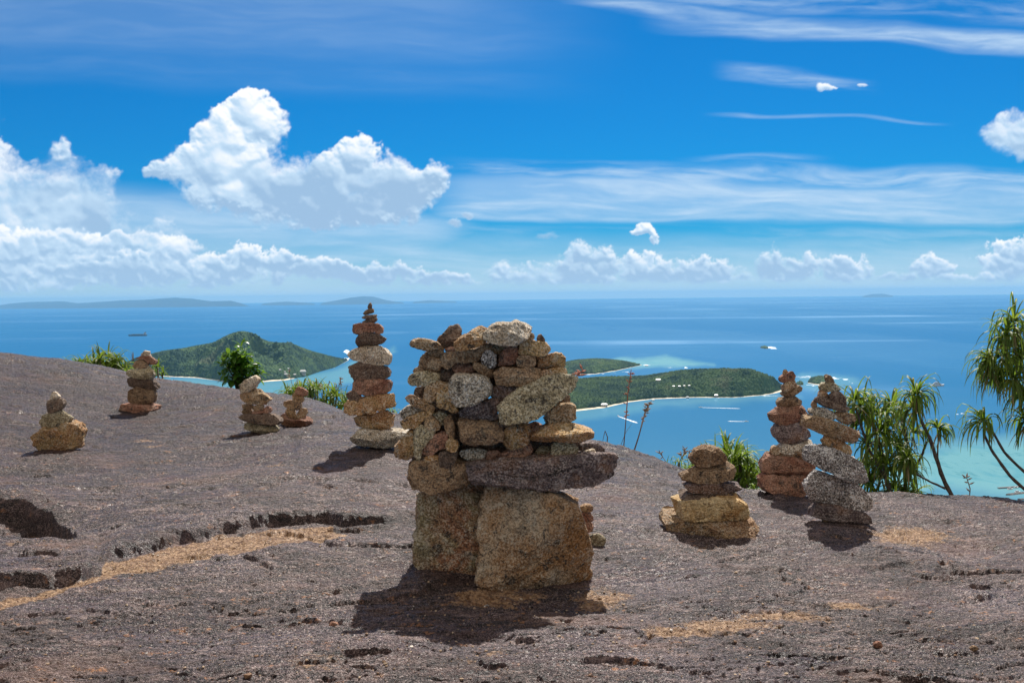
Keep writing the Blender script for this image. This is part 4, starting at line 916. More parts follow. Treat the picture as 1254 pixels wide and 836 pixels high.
cairn((65, 556), [
 ('J', 'pale', 'small pale top stone of the squat cairn with the orange base boulder', [(213,365),(225,333),(245,325),(282,355),(288,374),(250,384),(208,380)]),
 ('J', 'dark', 'dark second stone of the squat cairn with the orange base boulder', [(178,420),(185,393),(230,376),(290,376),(317,408),(302,442),(250,484),(210,488),(188,455)]),
 ('J', 'olive', 'rounded grey brown stone resting on the orange boulder', [(118,550),(150,498),(230,476),(290,448),(332,480),(358,510),(347,552),(300,595),(210,622),(148,602)]),
 ('J', 'gold', 'big orange boulder at the foot of the squat cairn', [(78,630),(100,598),(140,588),(200,612),(300,582),(330,545),(380,565),(412,620),(412,690),(387,748),(300,774),(160,784),(108,754),(93,690)], dict(thick=0.36)),
], g3, seed=240, back=0.14)
g4 = 'stones of the ridge cairn by the strap leaved grass'
cairn((168, 508), [
 ('J', 'pale', 'small top block of the ridge cairn beside the purple sprig', [(876,55),(908,23),(942,33),(947,70),(890,70)]),
 ('J', 'red', 'second stone of the ridge cairn with the purple sprig', [(840,85),(880,62),(940,62),(982,100),(977,132),(930,125),(900,92)]),
 ('J', 'brown', 'third stone of the ridge cairn with the purple sprig', [(812,145),(830,108),(880,86),(930,122),(920,155),(830,160)]),
 ('J', 'olive', 'wide stone jutting sideways in the ridge cairn', [(748,185),(830,153),(900,134),(967,160),(970,200),(945,245),(880,232),(780,220)]),
 ('J', 'dark', 'wavy dark slab under the sideways jutting stone of the ridge cairn', [(780,260),(790,216),(860,221),(950,241),(992,290),(987,314),(920,310),(860,298),(800,304)]),
 ('J', 'brown', 'large squarish block second from the bottom of the ridge cairn', [(768,370),(790,306),(860,294),(952,306),(972,380),(967,414),(880,419),(788,404)]),
 ('J', 'red', 'rust brown base stone of the ridge cairn', [(712,465),(730,423),(800,411),(880,414),(982,426),(988,467),(880,489),(770,494)]),
], g4, seed=250, back=0.14)
g5 = 'stones of the white topped cairn'
cairn((318, 534), [
 ('N', 'pale', 'tilted white egg like stone topping a small cairn', [(136,245),(200,178),(290,128),(340,128),(357,160),(302,272),(220,309),(168,322),(148,290)]),
 ('N', 'tan', 'wide wedge right under the tilted white stone', [(138,320),(250,296),(300,272),(350,278),(432,350),(467,390),(432,424),(300,429),(200,414),(148,362)]),
 ('N', 'brown', 'small flat stone at the thin outer side below the wide wedge', [(172,422),(230,410),(292,425),(285,470),(188,470)], dict(off=0.02)),
 ('N', 'brown', 'small flat stone in the middle below the wide wedge', [(283,445),(320,420),(402,426),(395,475),(300,490)], dict(off=-0.02)),
 ('N', 'red', 'orange tinted stone on the inner side below the wide wedge', [(395,470),(420,438),(460,438),(477,480),(452,508),(400,504),(330,530),(278,530),(283,488)], dict(off=0.0)),
 ('N', 'brown', 'thin lower stone at the outer side of the white topped cairn', [(172,490),(200,466),(272,472),(278,518),(178,518)], dict(off=0.03)),
 ('N', 'dark', 'long dark slab second from the bottom of the white topped cairn', [(148,550),(170,526),(260,514),(380,530),(420,506),(480,521),(562,580),(578,602),(542,639),(400,634),(260,604),(178,579)]),
 ('N', 'olive', 'long tapering base slab of the white topped cairn', [(166,630),(190,592),(280,600),(400,634),(520,645),(548,680),(512,724),(440,744),(318,714),(198,674)]),
], g5, seed=260, back=0.14)
g6 = 'stones of the smallest cairn'
cairn((360, 526), [
 ('N', 'red', 'reddish top stone of the smallest cairn beside the white topped one', [(716,290),(740,236),(800,256),(847,290),(842,334),(790,336),(728,308)]),
 ('N', 'tan', 'second stone from the top of the smallest cairn', [(688,340),(712,292),(800,326),(812,372),(792,404),(700,389)]),
 ('N', 'brown', 'flat third stone from the top of the smallest cairn', [(598,410),(620,380),(700,385),(782,405),(792,452),(750,477),(690,464),(608,437)]),
 ('N', 'tan', 'outer one of two leaning stones in the smallest cairn', [(617,510),(640,456),(702,462),(732,530),(702,564),(638,562)]),
 ('N', 'tan', 'inner one of two leaning stones in the smallest cairn', [(722,540),(775,456),(832,456),(847,520),(802,574),(738,582),(705,562)]),
 ('N', 'red', 'pinkish saddle shaped base stone of the smallest cairn', [(552,560),(560,512),(620,506),(655,566),(730,580),(770,566),(820,555),(873,600),(862,662),(780,680),(638,654),(577,603)]),
], g6, seed=270, back=0.10)
g7 = 'stones of the five stone cairn'
cairn((870, 664), [
 ('Q', 'brown', 'rounded brown top stone of the cairn that holds the yellow quartz block', [(248,222),(248,150),(290,93),(380,68),(450,88),(512,140),(520,192),(400,206),(300,236),(253,242)]),
 ('Q', 'brown', 'wedge shaped brown stone second from the top above the thin pale slab', [(188,290),(230,246),(330,212),(500,190),(552,208),(582,250),(572,312),(450,330),(290,338),(198,322)]),
 ('Q', 'purple', 'thin pale rimmed slab lying just above the yellow quartz block', [(208,355),(240,332),(400,340),(600,346),(617,380),(602,412),(400,418),(248,410)]),
 ('Q', 'dark', 'thin dark slab pinched on top of the yellow quartz block', [(190,470),(240,432),(400,412),(580,412),(625,460),(600,480),(380,480),(220,485)], dict(thick=0.30)),
 ('Q', 'quartz', 'yellow quartz block with a pale vein', [(143,600),(138,480),(200,462),(400,450),(590,440),(642,480),(667,540),(652,598),(560,614),(400,624),(168,619)], dict(thick=0.30, off=-0.03)),
 ('Q', 'tan', 'wide flat base slab under the yellow quartz block', [(76,640),(100,605),(170,610),(400,618),(620,610),(700,622),(722,660),(692,712),(600,749),(400,776),(250,764),(98,714)], dict(thick=0.46)),
], g7, seed=280, back=0.22)
g8 = 'stones of the cairn on two reddish blocks'
cairn((962, 612), [
 ('S', 'gold', 'tiny knob stone on the tip of the cairn built on two reddish blocks', [(328,110),(335,63),(360,58),(380,80),(372,105),(345,122)]),
 ('S', 'red', 'slanted topmost slab under the tiny knob stone', [(288,160),(320,128),(420,76),(460,130),(442,172),(340,205),(298,205)]),
 ('S', 'tan', 'tan block under the slanted topmost slab', [(308,230),(315,206),(430,170),(460,168),(487,210),(462,262),(400,308),(345,304)]),
 ('S', 'brown', 'thin stone sticking up sideways towards the leaning cairn', [(303,340),(330,308),(420,296),(480,238),(510,220),(540,260),(482,314),(400,344),(340,358)], dict(off=-0.02)),
 ('S', 'brown', 'brown block with a pale corner above the broad faceted slab', [(270,400),(310,362),(420,332),(490,318),(524,380),(502,434),(400,469),(310,474),(283,442)]),
 ('S', 'red', 'broad faceted dark red slab in the upper half of the cairn', [(200,515),(230,483),(300,455),(400,458),(515,428),(562,470),(608,530),(582,583),(440,604),(320,644),(268,612),(208,582)], dict(lean=0.15)),
 ('S', 'purple', 'rounded dark boulder with pale speckles under the broad faceted slab', [(223,680),(260,636),(340,636),(510,588),(562,660),(612,730),(602,782),(540,824),(400,834),(300,824),(248,742)]),
 ('U', 'grey', 'pale upturned dish shaped stone beneath the rounded dark boulder', [(213,80),(240,76),(330,102),(430,68),(480,53),(517,75),(482,117),(380,154),(300,174),(228,148)]),
 ('U', 'tan', 'flat tan slab right on top of the two reddish blocks', [(153,160),(170,113),(215,114),(300,165),(400,150),(500,116),(512,160),(470,220),(380,220),(250,194)]),
 ('U', 'red', 'upper one of the two reddish base blocks', [(98,290),(118,188),(180,182),(350,202),(480,216),(512,290),(472,340),(350,346),(200,350),(128,334)], dict(box=0.22)),
 ('U', 'red', 'lower one of the two reddish base blocks with a curved underside', [(73,345),(110,328),(200,343),(360,343),(470,341),(502,420),(452,529),(300,527),(180,504),(108,442)], dict(box=0.24)),
], g8, seed=290, back=0.18)
g9 = 'stones of the leaning cairn'
cairn((1040, 648), [
 ('W', 'brown', 'small tip stone of the leaning cairn beside the strap leaved bush', [(248,80),(265,58),(300,73),(337,125),(322,142),(268,134)]),
 ('W', 'olive', 'second stone from the tip of the leaning cairn', [(208,170),(230,132),(320,127),(392,190),(387,215),(330,205),(270,212),(218,192)]),
 ('W', 'dark', 'dark reddish slanting stone near the tip of the leaning cairn', [(285,240),(330,192),(400,213),(442,290),(442,324),(380,314),(298,270)], dict(off=-0.02)),
 ('W', 'tan', 'small pale lump below the second stone of the leaning cairn', [(183,250),(215,193),(262,212),(292,255),(200,266)]),
 ('W', 'dark', 'long dark slab sloping down through the upper leaning cairn', [(158,270),(200,252),(300,262),(380,308),(458,345),(453,382),(330,366),(200,314)]),
 ('W', 'brown', 'little brown chip at the thin end of the sloping dark slab', [(123,330),(150,278),(178,300),(184,340),(140,350)]),
 ('W', 'grey', 'greyish oval stone ahead of the orange oval above the long tan plank', [(113,360),(150,337),(240,337),(335,380),(350,421),(310,449),(220,429),(138,397)]),
 ('W', 'tan', 'orange tinted oval stone at the upper end of the long tan plank', [(335,380),(400,372),(500,408),(528,450),(482,496),(400,474),(335,432)]),
 ('W', 'tan', 'long tan plank like stone across the middle of the leaning cairn', [(83,510),(98,428),(125,412),(240,437),(400,487),(540,547),(559,590),(542,623),(480,653),(400,624),(250,574)]),
 ('W', 'gold', 'ochre stone squeezed between the tan plank and the speckled boulders', [(226,620),(233,572),(330,592),(430,646),(512,700),(512,748),(480,760),(370,714),(238,660)]),
 ('U', 'salt', 'upper one of the two big black and white speckled boulders', [(448,190),(480,148),(550,90),(620,107),(740,167),(850,217),(922,267),(948,330),(922,384),(870,408),(760,380),(650,324),(540,282),(468,238)], dict(thick=0.30, off=-0.05, lean=0.2)),
 ('U', 'salt', 'lower and larger one of the two big black and white speckled boulders', [(435,420),(448,350),(510,298),(600,318),(760,388),(870,412),(922,470),(963,560),(958,620),(930,653),(850,644),(700,594),(560,564),(468,534),(438,490)], dict(thick=0.26, off=0.03, lean=-0.15)),
 ('U', 'purple', 'dark plum coloured wedge under the two speckled boulders', [(508,620),(540,558),(590,558),(700,586),(850,626),(942,658),(963,730),(880,744),(700,719),(620,704),(518,684)], dict(thick=0.28)),
 ('U', 'tan', 'small pale shim on the rock under the plum coloured wedge', [(560,722),(570,676),(622,690),(625,728)], dict(thick=0.06)),
], g9, seed=310, back=0.14)
# ------------------------------------------------------------------ plants
def leaf_mat(name, c1, c2, tip, trans=0.48, gloss=0.5):
    m, g, b = new_mat(name)
    n = g.attr('leaf'); P = g.coord('Object')
    c = g.mix(n, c1, c2)
    c = g.mix(g.step(g.noise(P, 9.0, 3, 0.6), 0.56, 0.70)*0.6, c, tip)
    g.put(b.inputs['Base Color'], c); b.inputs['Roughness'].default_value = gloss; b.inputs['Specular IOR Level'].default_value = 0.5
    t = g.n.new('ShaderNodeBsdfTranslucent'); g.put(t.inputs[0], g.mix(0.4, c, (0.30, 0.42, 0.04, 1)))
    mx = g.n.new('ShaderNodeMixShader'); mx.inputs[0].default_value = trans
    g.l.new(b.outputs[0], mx.inputs[1]); g.l.new(t.outputs[0], mx.inputs[2])
    g.l.new(mx.outputs[0], next(n_ for n_ in g.n if n_.type == 'OUTPUT_MATERIAL').inputs['Surface'])
    return m
def plain_mat(name, c1, c2, scale=20, rough=0.8):
    m, g, b = new_mat(name)
    g.put(b.inputs['Base Color'], g.mix(g.step(g.noise(g.coord('Object'), scale, 4, 0.6), 0.38, 0.62), c1, c2)); b.inputs['Roughness'].default_value = rough
    return m
STRAP = leaf_mat('strap_leaf', (0.050, 0.115, 0.012, 1), (0.200, 0.300, 0.026, 1), (0.42, 0.40, 0.10, 1))
STRAP_DK = leaf_mat('dark_strap_leaf', (0.040, 0.090, 0.012, 1), (0.190, 0.270, 0.026, 1), (0.45, 0.38, 0.11, 1))
BROAD = leaf_mat('broad_leaf', (0.028, 0.100, 0.010, 1), (0.090, 0.240, 0.018, 1), (0.16, 0.32, 0.04, 1), gloss=0.3)
DRY = leaf_mat('dry_leaf', (0.22, 0.15, 0.07, 1), (0.36, 0.28, 0.15, 1), (0.45, 0.36, 0.2, 1), trans=0.2, gloss=0.7)
BARK = plain_mat('pandanus_bark', (0.055, 0.045, 0.04, 1), (0.14, 0.115, 0.095, 1), 60)
STALK = plain_mat('dry_stalk', (0.16, 0.10, 0.07, 1), (0.26, 0.17, 0.12, 1), 30)
PLUME = plain_mat('reddish_plume', (0.34, 0.12, 0.08, 1), (0.48, 0.22, 0.15, 1), 60)
PALEPLUME = plain_mat('pale_plume', (0.30, 0.22, 0.17, 1), (0.45, 0.35, 0.28, 1), 60)
PURPLE = leaf_mat('purple_leaf', (0.10, 0.02, 0.05, 1), (0.22, 0.05, 0.10, 1), (0.3, 0.1, 0.14, 1))
class Leaves:
    def __init__(s, seed): s.v = []; s.q = []; s.a = []; s.n = 0; s.r = np.random.RandomState(seed)
    def strap(s, base, d, length, width, droop, seg=7, fold=0.35, kink=None):
        """long folded leaf that arches over under its own weight"""
        d = np.array(d, float); d /= np.linalg.norm(d); p = np.array(base, float); a = s.r.rand()
        side = np.cross(d, (0, 0, 1)); side = side/(np.linalg.norm(side)+1e-6)
        step = length/seg; rows = []
        for i in range(seg+1):
            t = i/seg; w = width*(0.55+0.45*min(1, t*5))*(1-t**2.2)*0.5 + 0.0004
            up = np.cross(side, d)
            rows += [p - side*w + up*w*fold, p - up*w*0.2, p + side*w + up*w*fold]
            f = droop*(0.35 + t*1.9)/seg
            if kink is not None and t > kink: f *= 3.2
            d = d + np.array([0, 0, -f]); d /= np.linalg.norm(d); p = p + d*step
        k = s.n
        for i in range(seg):
            for j in (0, 1): s.q.append([k+i*3+j, k+i*3+j+1, k+i*3+j+4, k+i*3+j+3])
        s.v += rows; s.a += [a]*len(rows); s.n += len(rows)
    def oval(s, base, d, length, width, droop=0.3, seg=6):
        d = np.array(d, float); d /= np.linalg.norm(d); p = np.array(base, float); a = s.r.rand()
        side = np.cross(d, (0, 0, 1)) + s.r.normal(size=3)*0.2; side /= np.linalg.norm(side)
        rows = []
        for i in range(seg+1):
            t = i/seg; w = width*0.5*math.sin(math.pi*min(0.985, t*0.96+0.02))**0.75; up = np.cross(side, d)
            rows += [p - side*w + up*w*0.25, p, p + side*w + up*w*0.25]
            d = d + np.array([0, 0, -droop/seg]); d /= np.linalg.norm(d); p = p + d*length/seg
        k = s.n
        for i in range(seg):
            for j in (0, 1): s.q.append([k+i*3+j, k+i*3+j+1, k+i*3+j+4, k+i*3+j+3])
        s.v += rows; s.a += [a]*len(rows); s.n += len(rows)
    def rosette(s, c, axis, n, length, width, droop, spread=1.0, kinkp=0.35, up=0.35):
        axis = np.array(axis, float); axis /= np.linalg.norm(axis)
        for i in range(n):
            v = s.r.normal(size=3); v -= axis*np.dot(v, axis); v /= np.linalg.norm(v)+1e-6
            t = s.r.rand()**0.6                                # young upright leaves inside, old drooping ones outside
            d = v*spread*(0.35+0.9*t) + axis*(up + 1.1*(1-t))
            L = length*s.r.uniform(0.5, 1.15)
            s.strap(np.array(c)+v*0.01+axis*(0.05*length*(1-t)), d, L, width*s.r.uniform(0.75, 1.15), droop*(0.5+1.1*t)*s.r.uniform(0.7, 1.3), kink=(s.r.uniform(0.35, 0.7) if s.r.rand() < kinkp else None))
    def build(s, name, mat, parent, loc=(0, 0, 0)):
        return mesh_np(name, np.array(s.v)-np.array(loc), np.array(s.q), mat, parent, attrs={'leaf': s.a})
def gz(x, y): return float(base_z(x, y))
# strap leaved clumps growing from the edge of the rock
def strap_clump(px0, px1, py_base, depth, hpx, n_ros, seed, label, group=None, mat=STRAP, width=0.020, leaves=26, cat='plant', plume=0, back=0.5, stiff=1.0, name='strap_leaved_plant'):
    rng = np.random.RandomState(seed); L = Leaves(seed); B = MB()
    pb = py_base if isinstance(py_base, tuple) else (py_base, py_base); PB = lambda x: pb[0] + (pb[1]-pb[0])*(x-px0)/(px1-px0)
    root = at_depth((px0+px1)/2, (pb[0]+pb[1])/2, depth)
    h = hpx*depth/F
    n_ros = int(n_ros*2)
    for i in range(n_ros):
        fx = (i+0.5)/n_ros + rng.uniform(-0.4, 0.4)/n_ros; px = px0 + (px1-px0)*fx
        dd = depth + rng.uniform(-0.1, back)
        top = at_depth(px, PB(px), dd)
        hh = h*rng.uniform(-0.15, 0.62)*math.sqrt(max(0.05, 1-(2*fx-1)**2))
        c = top + np.array([0, 0, hh-0.02])
        B.tube([root + np.array([0, 0.1, -0.45]), top*0.7 + root*0.3 + np.array([0, 0, -0.25]), c], [0.016, 0.014, 0.010])
        L.rosette(c, (rng.uniform(-0.3, 0.3), rng.uniform(-0.2, 0.3), 1), leaves, h*rng.uniform(0.55, 0.85), width, 1.7*stiff, 1.0)
    e = empty(name, tuple(root), label, cat, group)
    L.build('leaves', mat, e, root); B.v = [v-root for v in B.v]; B.build('stem', BARK, e, smooth=True)
    if plume:
        for k in range(plume):
            px = rng.uniform(px0, px1); c = at_depth(px, PB(px), depth+0.2); hh = h*rng.uniform(0.7, 1.05)
            M = MB(); tip = c + np.array([rng.uniform(-0.1, 0.1), 0, hh]); M.tube([c-root, (c+tip)/2-root, tip-root], [0.004, 0.003, 0.002], 4)
            for q in range(9):
                a = tip-root + (c-tip)*q*0.035; v = rng.normal(size=3)*0.022; M.tube([a, a+v*0.6, a+v], [0.004, 0.005, 0.001], 4)
            M.build('flower_head', PALEPLUME, e)
    return e
gp = 'strap leaved plants along the edge of the rock'
strap_clump(86, 158, 456, 14.0, 36, 14, 11, 'strap leaved clump on the brow just before the ridge cairn', gp, mat=STRAP_DK, width=0.030, leaves=22)
strap_clump(188, 200, 461, 13.2, 20, 2, 12, 'small bright tuft peeping out beside the ridge cairn', gp, width=0.024, leaves=14)
strap_clump(350, 432, (486, 500), 11.7, 34, 12, 13, 'long fringe of bright strap leaves with pale flower heads between two cairns', gp, width=0.020, leaves=20, plume=9)
strap_clump(474, 486, 508, 10.4, 22, 2, 14, 'small tuft of thin leaves between the tall slender cairn and the broad cairn', gp, width=0.010, leaves=9)
strap_clump(730, 748, 553, 9.2, 10, 2, 15, 'tiny green tuft at the foot of the broad cairn on the sea side', gp, width=0.012, leaves=12)
strap_clump(814, 862, 574, 8.7, 28, 6, 16, 'thin pale green tuft left of the dense green bush', gp, width=0.012, leaves=14, plume=5)
strap_clump(858, 926, 584, 8.4, 58, 17, 17, 'dense green bush of strap leaves behind the five stone cairn', gp, width=0.020, leaves=30, back=0.6)
strap_clump(912, 940, 596, 8.0, 20, 3, 18, 'low yellowish tuft at the foot of the dense green bush', gp, width=0.016, leaves=14)
# broad leaved shrub
def broad_shrub():
    d = 12.6; root = at_depth(296, 486, d); rng = np.random.RandomState(5); L = Leaves(5); B = MB()
    tops = [(284, 436), (296, 430), (306, 446), (276, 446), (312, 458), (290, 452), (303, 465), (281, 460), (296, 444), (288, 442), (300, 438), (284, 450), (308, 452), (298, 458), (292, 466)]
    for i, (px, py) in enumerate(tops):
        c = at_depth(px, py, d + rng.uniform(-0.1, 0.15)); mid = (c+root)/2 + np.array([0, 0, 0.05])
        B.tube([root - np.array([0, 0, .2]) - root, mid-root, c-root], [0.014, 0.010, 0.006])
        for k in range(26):
            v = rng.normal(size=3); v[2] = v[2]*0.5 + 0.25; v /= np.linalg.norm(v)
            L.oval(c + rng.normal(size=3)*0.045, v, rng.uniform(0.09, 0.15), rng.uniform(0.045, 0.065), rng.uniform(0.3, 1.3))
    e = empty('broad_leaved_shrub', tuple(root), 'glossy broad leaved shrub rising behind the tilted white stone', 'shrub')
    L.build('leaves', BROAD, e, root); B.build('stem', BARK, e, smooth=True)
    L = Leaves(6); c = at_depth(213, 470, 12.4)
    for k in range(9):
        v = rng.normal(size=3); v[2] = abs(v[2])+0.2; L.oval(c, v, 0.07, 0.05)
    o = L.build('seedling', BROAD, None, c); o.location = tuple(c); tag(o, 'tiny round leaved seedling alone on the brow between the ridge cairn and the shrub', 'plant')
broad_shrub()
# pandanus
def pandanus(name_label, trunks, heads, depth, seed, length, width, group, leaves=44, droop=1.5, mat=STRAP_DK, dead=4, name='pandanus_tree'):
    """trunks: list of (points, radius0, radius1) in photo pixels with depth offsets; heads: (px, py, dz, axis, size)"""
    rng = np.random.RandomState(seed); B = MB(); root = at_depth(trunks[0][0][0][0], trunks[0][0][0][1], depth)
    for pts, r0, r1 in trunks:
        P = np.array([at_depth(p[0], p[1], depth + (p[2] if len(p) > 2 else 0)) for p in pts])
        t = np.linspace(0, 1, len(P)); tt = np.linspace(0, 1, len(P)*4); Q = np.stack([np.interp(tt, t, P[:, i]) for i in range(3)], 1)
        Q = Q + np.stack([fbm(tt*5+seed, tt*0+i, 0, 3)*0.012 for i in range(3)], 1)
        B.tube(Q - root, np.linspace(r0*0.75, r1*0.75, len(Q))*(1+0.10*np.sin(np.arange(len(Q))*2.3)), 8)
    e = empty(name, tuple(root), name_label, 'tree', group)
    B.build('trunk', BARK, e, smooth=True)
    for i, (px, py, dz, ax, sz) in enumerate(heads):
        c = at_depth(px, py, depth+dz); L = Leaves(seed*50+i)
        L.rosette(c, ax, int(leaves*(0.6+0.4*sz)), length*sz, width, droop, 1.0, kinkp=0.5)
        L.build('crown', mat if i % 3 else STRAP, e, root)
        if dead:
            D = Leaves(seed*70+i)
            for k in range(dead):
                v = rng.normal(size=3)*0.5; v[2] = -0.6; D.strap(c - np.array([0, 0, 0.03]), v, length*sz*rng.uniform(0.5, 0.8), width*0.6, 0.8)
            D.build('dead_leaves', DRY, e, root)
    return e
gpa = 'pandanus trees at the edge of the rock'
pandanus('bushy pandanus with many drooping leaf heads beside the leaning cairn',
    [([(1090, 640), (1088, 600), (1082, 560, .1), (1070, 520, .1)], 0.030, 0.018), ([(1110, 640, .2), (1108, 590, .2), (1112, 545, .2), (1104, 510, .2)], 0.026, 0.015),
     ([(1085, 585), (1064, 550), (1048, 500)], 0.018, 0.012), ([(1108, 590, .2), (1128, 560, .2), (1135, 540, .2)], 0.018, 0.012), ([(1120, 640, .3), (1070, 600, .3), (1060, 560, .3)], 0.02, 0.012)],
    [(1046, 490, 0, (-0.3, -0.1, 1), 1.0), (1068, 505, .1, (0, -0.2, 1), .95), (1092, 498, .2, (0.1, -0.1, 1), .9), (1078, 530, -.1, (0.1, -0.5, .8), .85), (1062, 545, .1, (-0.3, -0.4, .8), .85),
     (1100, 545, .0, (0.2, -0.4, .8), .85), (1118, 530, .2, (0.2, 0, 1), .8), (1088, 570, -.1, (0, -0.6, .7), .75), (1112, 575, .2, (0.3, -0.3, .8), .7), (1066, 590, .2, (-0.2, -0.3, .9), .75),
     (1096, 600, .1, (0.1, -0.3, .9), .7), (1056, 498, .15, (-0.2, 0, 1), .9), (1082, 508, .0, (0, 0, 1), .9), (1074, 560, .2, (0, -0.2, 1), .85), (1090, 522, .3, (0.1, 0, 1), .85), (1104, 560, .3, (0, 0, 1), .8), (1060, 570, .3, (-0.2, 0, 1), .85), (1080, 585, .3, (0, 0, 1), .8), (1072, 608, .1, (0, -0.3, 1), .7), (1108, 608, .1, (0, -0.3, 1), .7), (1086, 545, .4, (0, 0, 1), .85), (1120, 604, .3, (0.3, 0, .9), .6), (1053, 520, .2, (-0.3, 0, 1), .8)],
    8.0, 3, 0.36, 0.020, gpa, leaves=36, droop=2.6, dead=6)
pandanus('slender pandanus with one drooping head on a dark leaning trunk before the turquoise lagoon',
    [([(1172, 625), (1165, 606), (1152, 578), (1142, 545), (1127, 512), (1122, 486)], 0.026, 0.013), ([(1158, 598), (1140, 590), (1122, 580), (1112, 566)], 0.012, 0.008), ([(1150, 575), (1148, 548), (1150, 528)], 0.010, 0.006)],
    [(1122, 484, 0, (-0.1, -0.1, 1), .82), (1118, 500, .1, (-0.5, 0, .7), .95), (1112, 562, 0, (-0.4, -0.2, .6), .7), (1149, 525, 0, (0.3, 0, .6), .6)],
    7.6, 4, 0.36, 0.021, gpa, leaves=40, droop=3.0, dead=9)
pandanus('tall pandanus with heavy drooping heads on crossing trunks at the picture edge over the lagoon',
    [([(1300, 660), (1278, 618), (1240, 586), (1215, 553), (1205, 530)], 0.022, 0.011), ([(1300, 640, .1), (1262, 585, .1), (1232, 556, .1), (1216, 530, .1), (1210, 515, .1)], 0.018, 0.010),
     ([(1320, 640, .2), (1300, 560, .2), (1262, 500, .2), (1240, 460, .2), (1228, 440, .2)], 0.030, 0.016), ([(1262, 500, .2), (1262, 450, .2), (1250, 415, .2), (1242, 398, .2)], 0.022, 0.013),
     ([(1296, 556, .2), (1270, 530, .2), (1256, 520, .2)], 0.014, 0.01)],
    [(1242, 394, .2, (0, -0.1, 1), 1.05), (1228, 436, .2, (-0.4, -0.2, .9), 1.05), (1215, 450, .1, (-0.7, 0, .6), .85), (1250, 440, .3, (0.1, 0, 1), 1.0), (1262, 405, .3, (0.3, 0, 1), 1.0), (1240, 465, .0, (-0.1, -0.4, .5), .8),
     (1205, 516, 0, (-0.3, -0.1, 1), .85), (1232, 412, .1, (-0.4, 0, .8), .8), (1246, 425, .3, (0, 0, 1), .9), (1222, 462, .2, (-0.4, 0, .6), .75), (1256, 488, .2, (0, -0.2, .8), .8), (1212, 440, .1, (-0.8, 0, .4), .6), (1256, 516, .2, (-0.2, -0.2, .8), .85), (1270, 470, .3, (0.2, 0, .8), .9), (1285, 520, .3, (0.2, 0, .8), .9)],
    7.4, 6, 0.36, 0.020, gpa, leaves=40, droop=3.0, dead=9)
# dry grass stalks
def stalk(pts, depth, seed, label, mat, plume_from=0.45, r=0.006, group='dry grass stalks beyond the broad cairn', bits=34):
    rng = np.random.RandomState(seed); P = np.array([at_depth(a, b, depth) for a, b in pts]); root = P[0]
    t = np.linspace(0, 1, len(P)); tt = np.linspace(0, 1, 16); Q = np.stack([np.interp(tt, t, P[:, i]) for i in range(3)], 1) - root
    e = empty('dry_grass_stalk', tuple(root), label, 'grass stalk', group)
    M = MB(); M.tube(Q, np.linspace(r, r*0.35, 16), 5); M.build('stem', STALK, e)
    if bits:
        M = MB(); k0 = int(plume_from*15); M.tube(Q[k0:], np.linspace(r, r*0.5, 16)[k0:]*1.2, 5)
        for k in range(bits):
            f = rng.uniform(plume_from, 0.98); a = np.array([np.interp(f, tt, Q[:, i]) for i in range(3)])
            v = rng.normal(size=3)*np.array([1, .6, .6]); v[2] = abs(v[2]); v = v/np.linalg.norm(v)*rng.uniform(0.02, 0.05)
            M.tube([a, a+v*0.5, a+v], [0.002, 0.006, 0.001], 4)
        M.build('flower_head', mat, e)
stalk([(763, 556), (766, 520), (769, 480), (773, 452)], 9.2, 1, 'taller dry grass stalk with reddish tufts standing before the green island', PLUME, 0.4, bits=26)
stalk([(774, 560), (782, 535), (790, 505), (796, 492)], 9.0, 2, 'shorter dry grass stalk with a pale feathery head leaning outward', PALEPLUME, 0.5, r=0.008, bits=40)
stalk([(742, 556), (744, 535), (741, 527), (738, 540)], 9.1, 3, 'short bent dead stem at the foot of the broad cairn', STALK, bits=0)
stalk([(756, 556), (766, 530), (774, 518)], 9.3, 4, 'faint thin grass blade left of the shorter feathery stalk', STALK, bits=0, r=0.003)
stalk([(704, 462), (709, 458), (714, 453)], 4.9, 5, 'small reddish dry sprig stuck at the tip of the diagonal slab', PLUME, 0.3, r=0.003, bits=12, group=None)
stalk([(1187, 612), (1188, 598), (1184, 585), (1182, 584)], 7.1, 6, 'single dead twig standing on the rock edge before the lagoon', STALK, 0.2, r=0.004, bits=8, group=None)
def sprig():
    d = ground_at(168, 508)[1]+0.14; L = Leaves(44); c = at_depth(163, 442, d-0.05)
    for v in ((-0.3, 0, 1), (-0.6, -.1, .8), (-0.1, .1, 1), (0.1, -.1, 1)): L.strap(c, v, 0.10, 0.010, -0.4)
    o = L.build('purple_sprig', PURPLE, None, c); o.location = tuple(c); tag(o, 'purple leaved sprig sprouting among the top stones of the ridge cairn', 'sprig')
sprig()
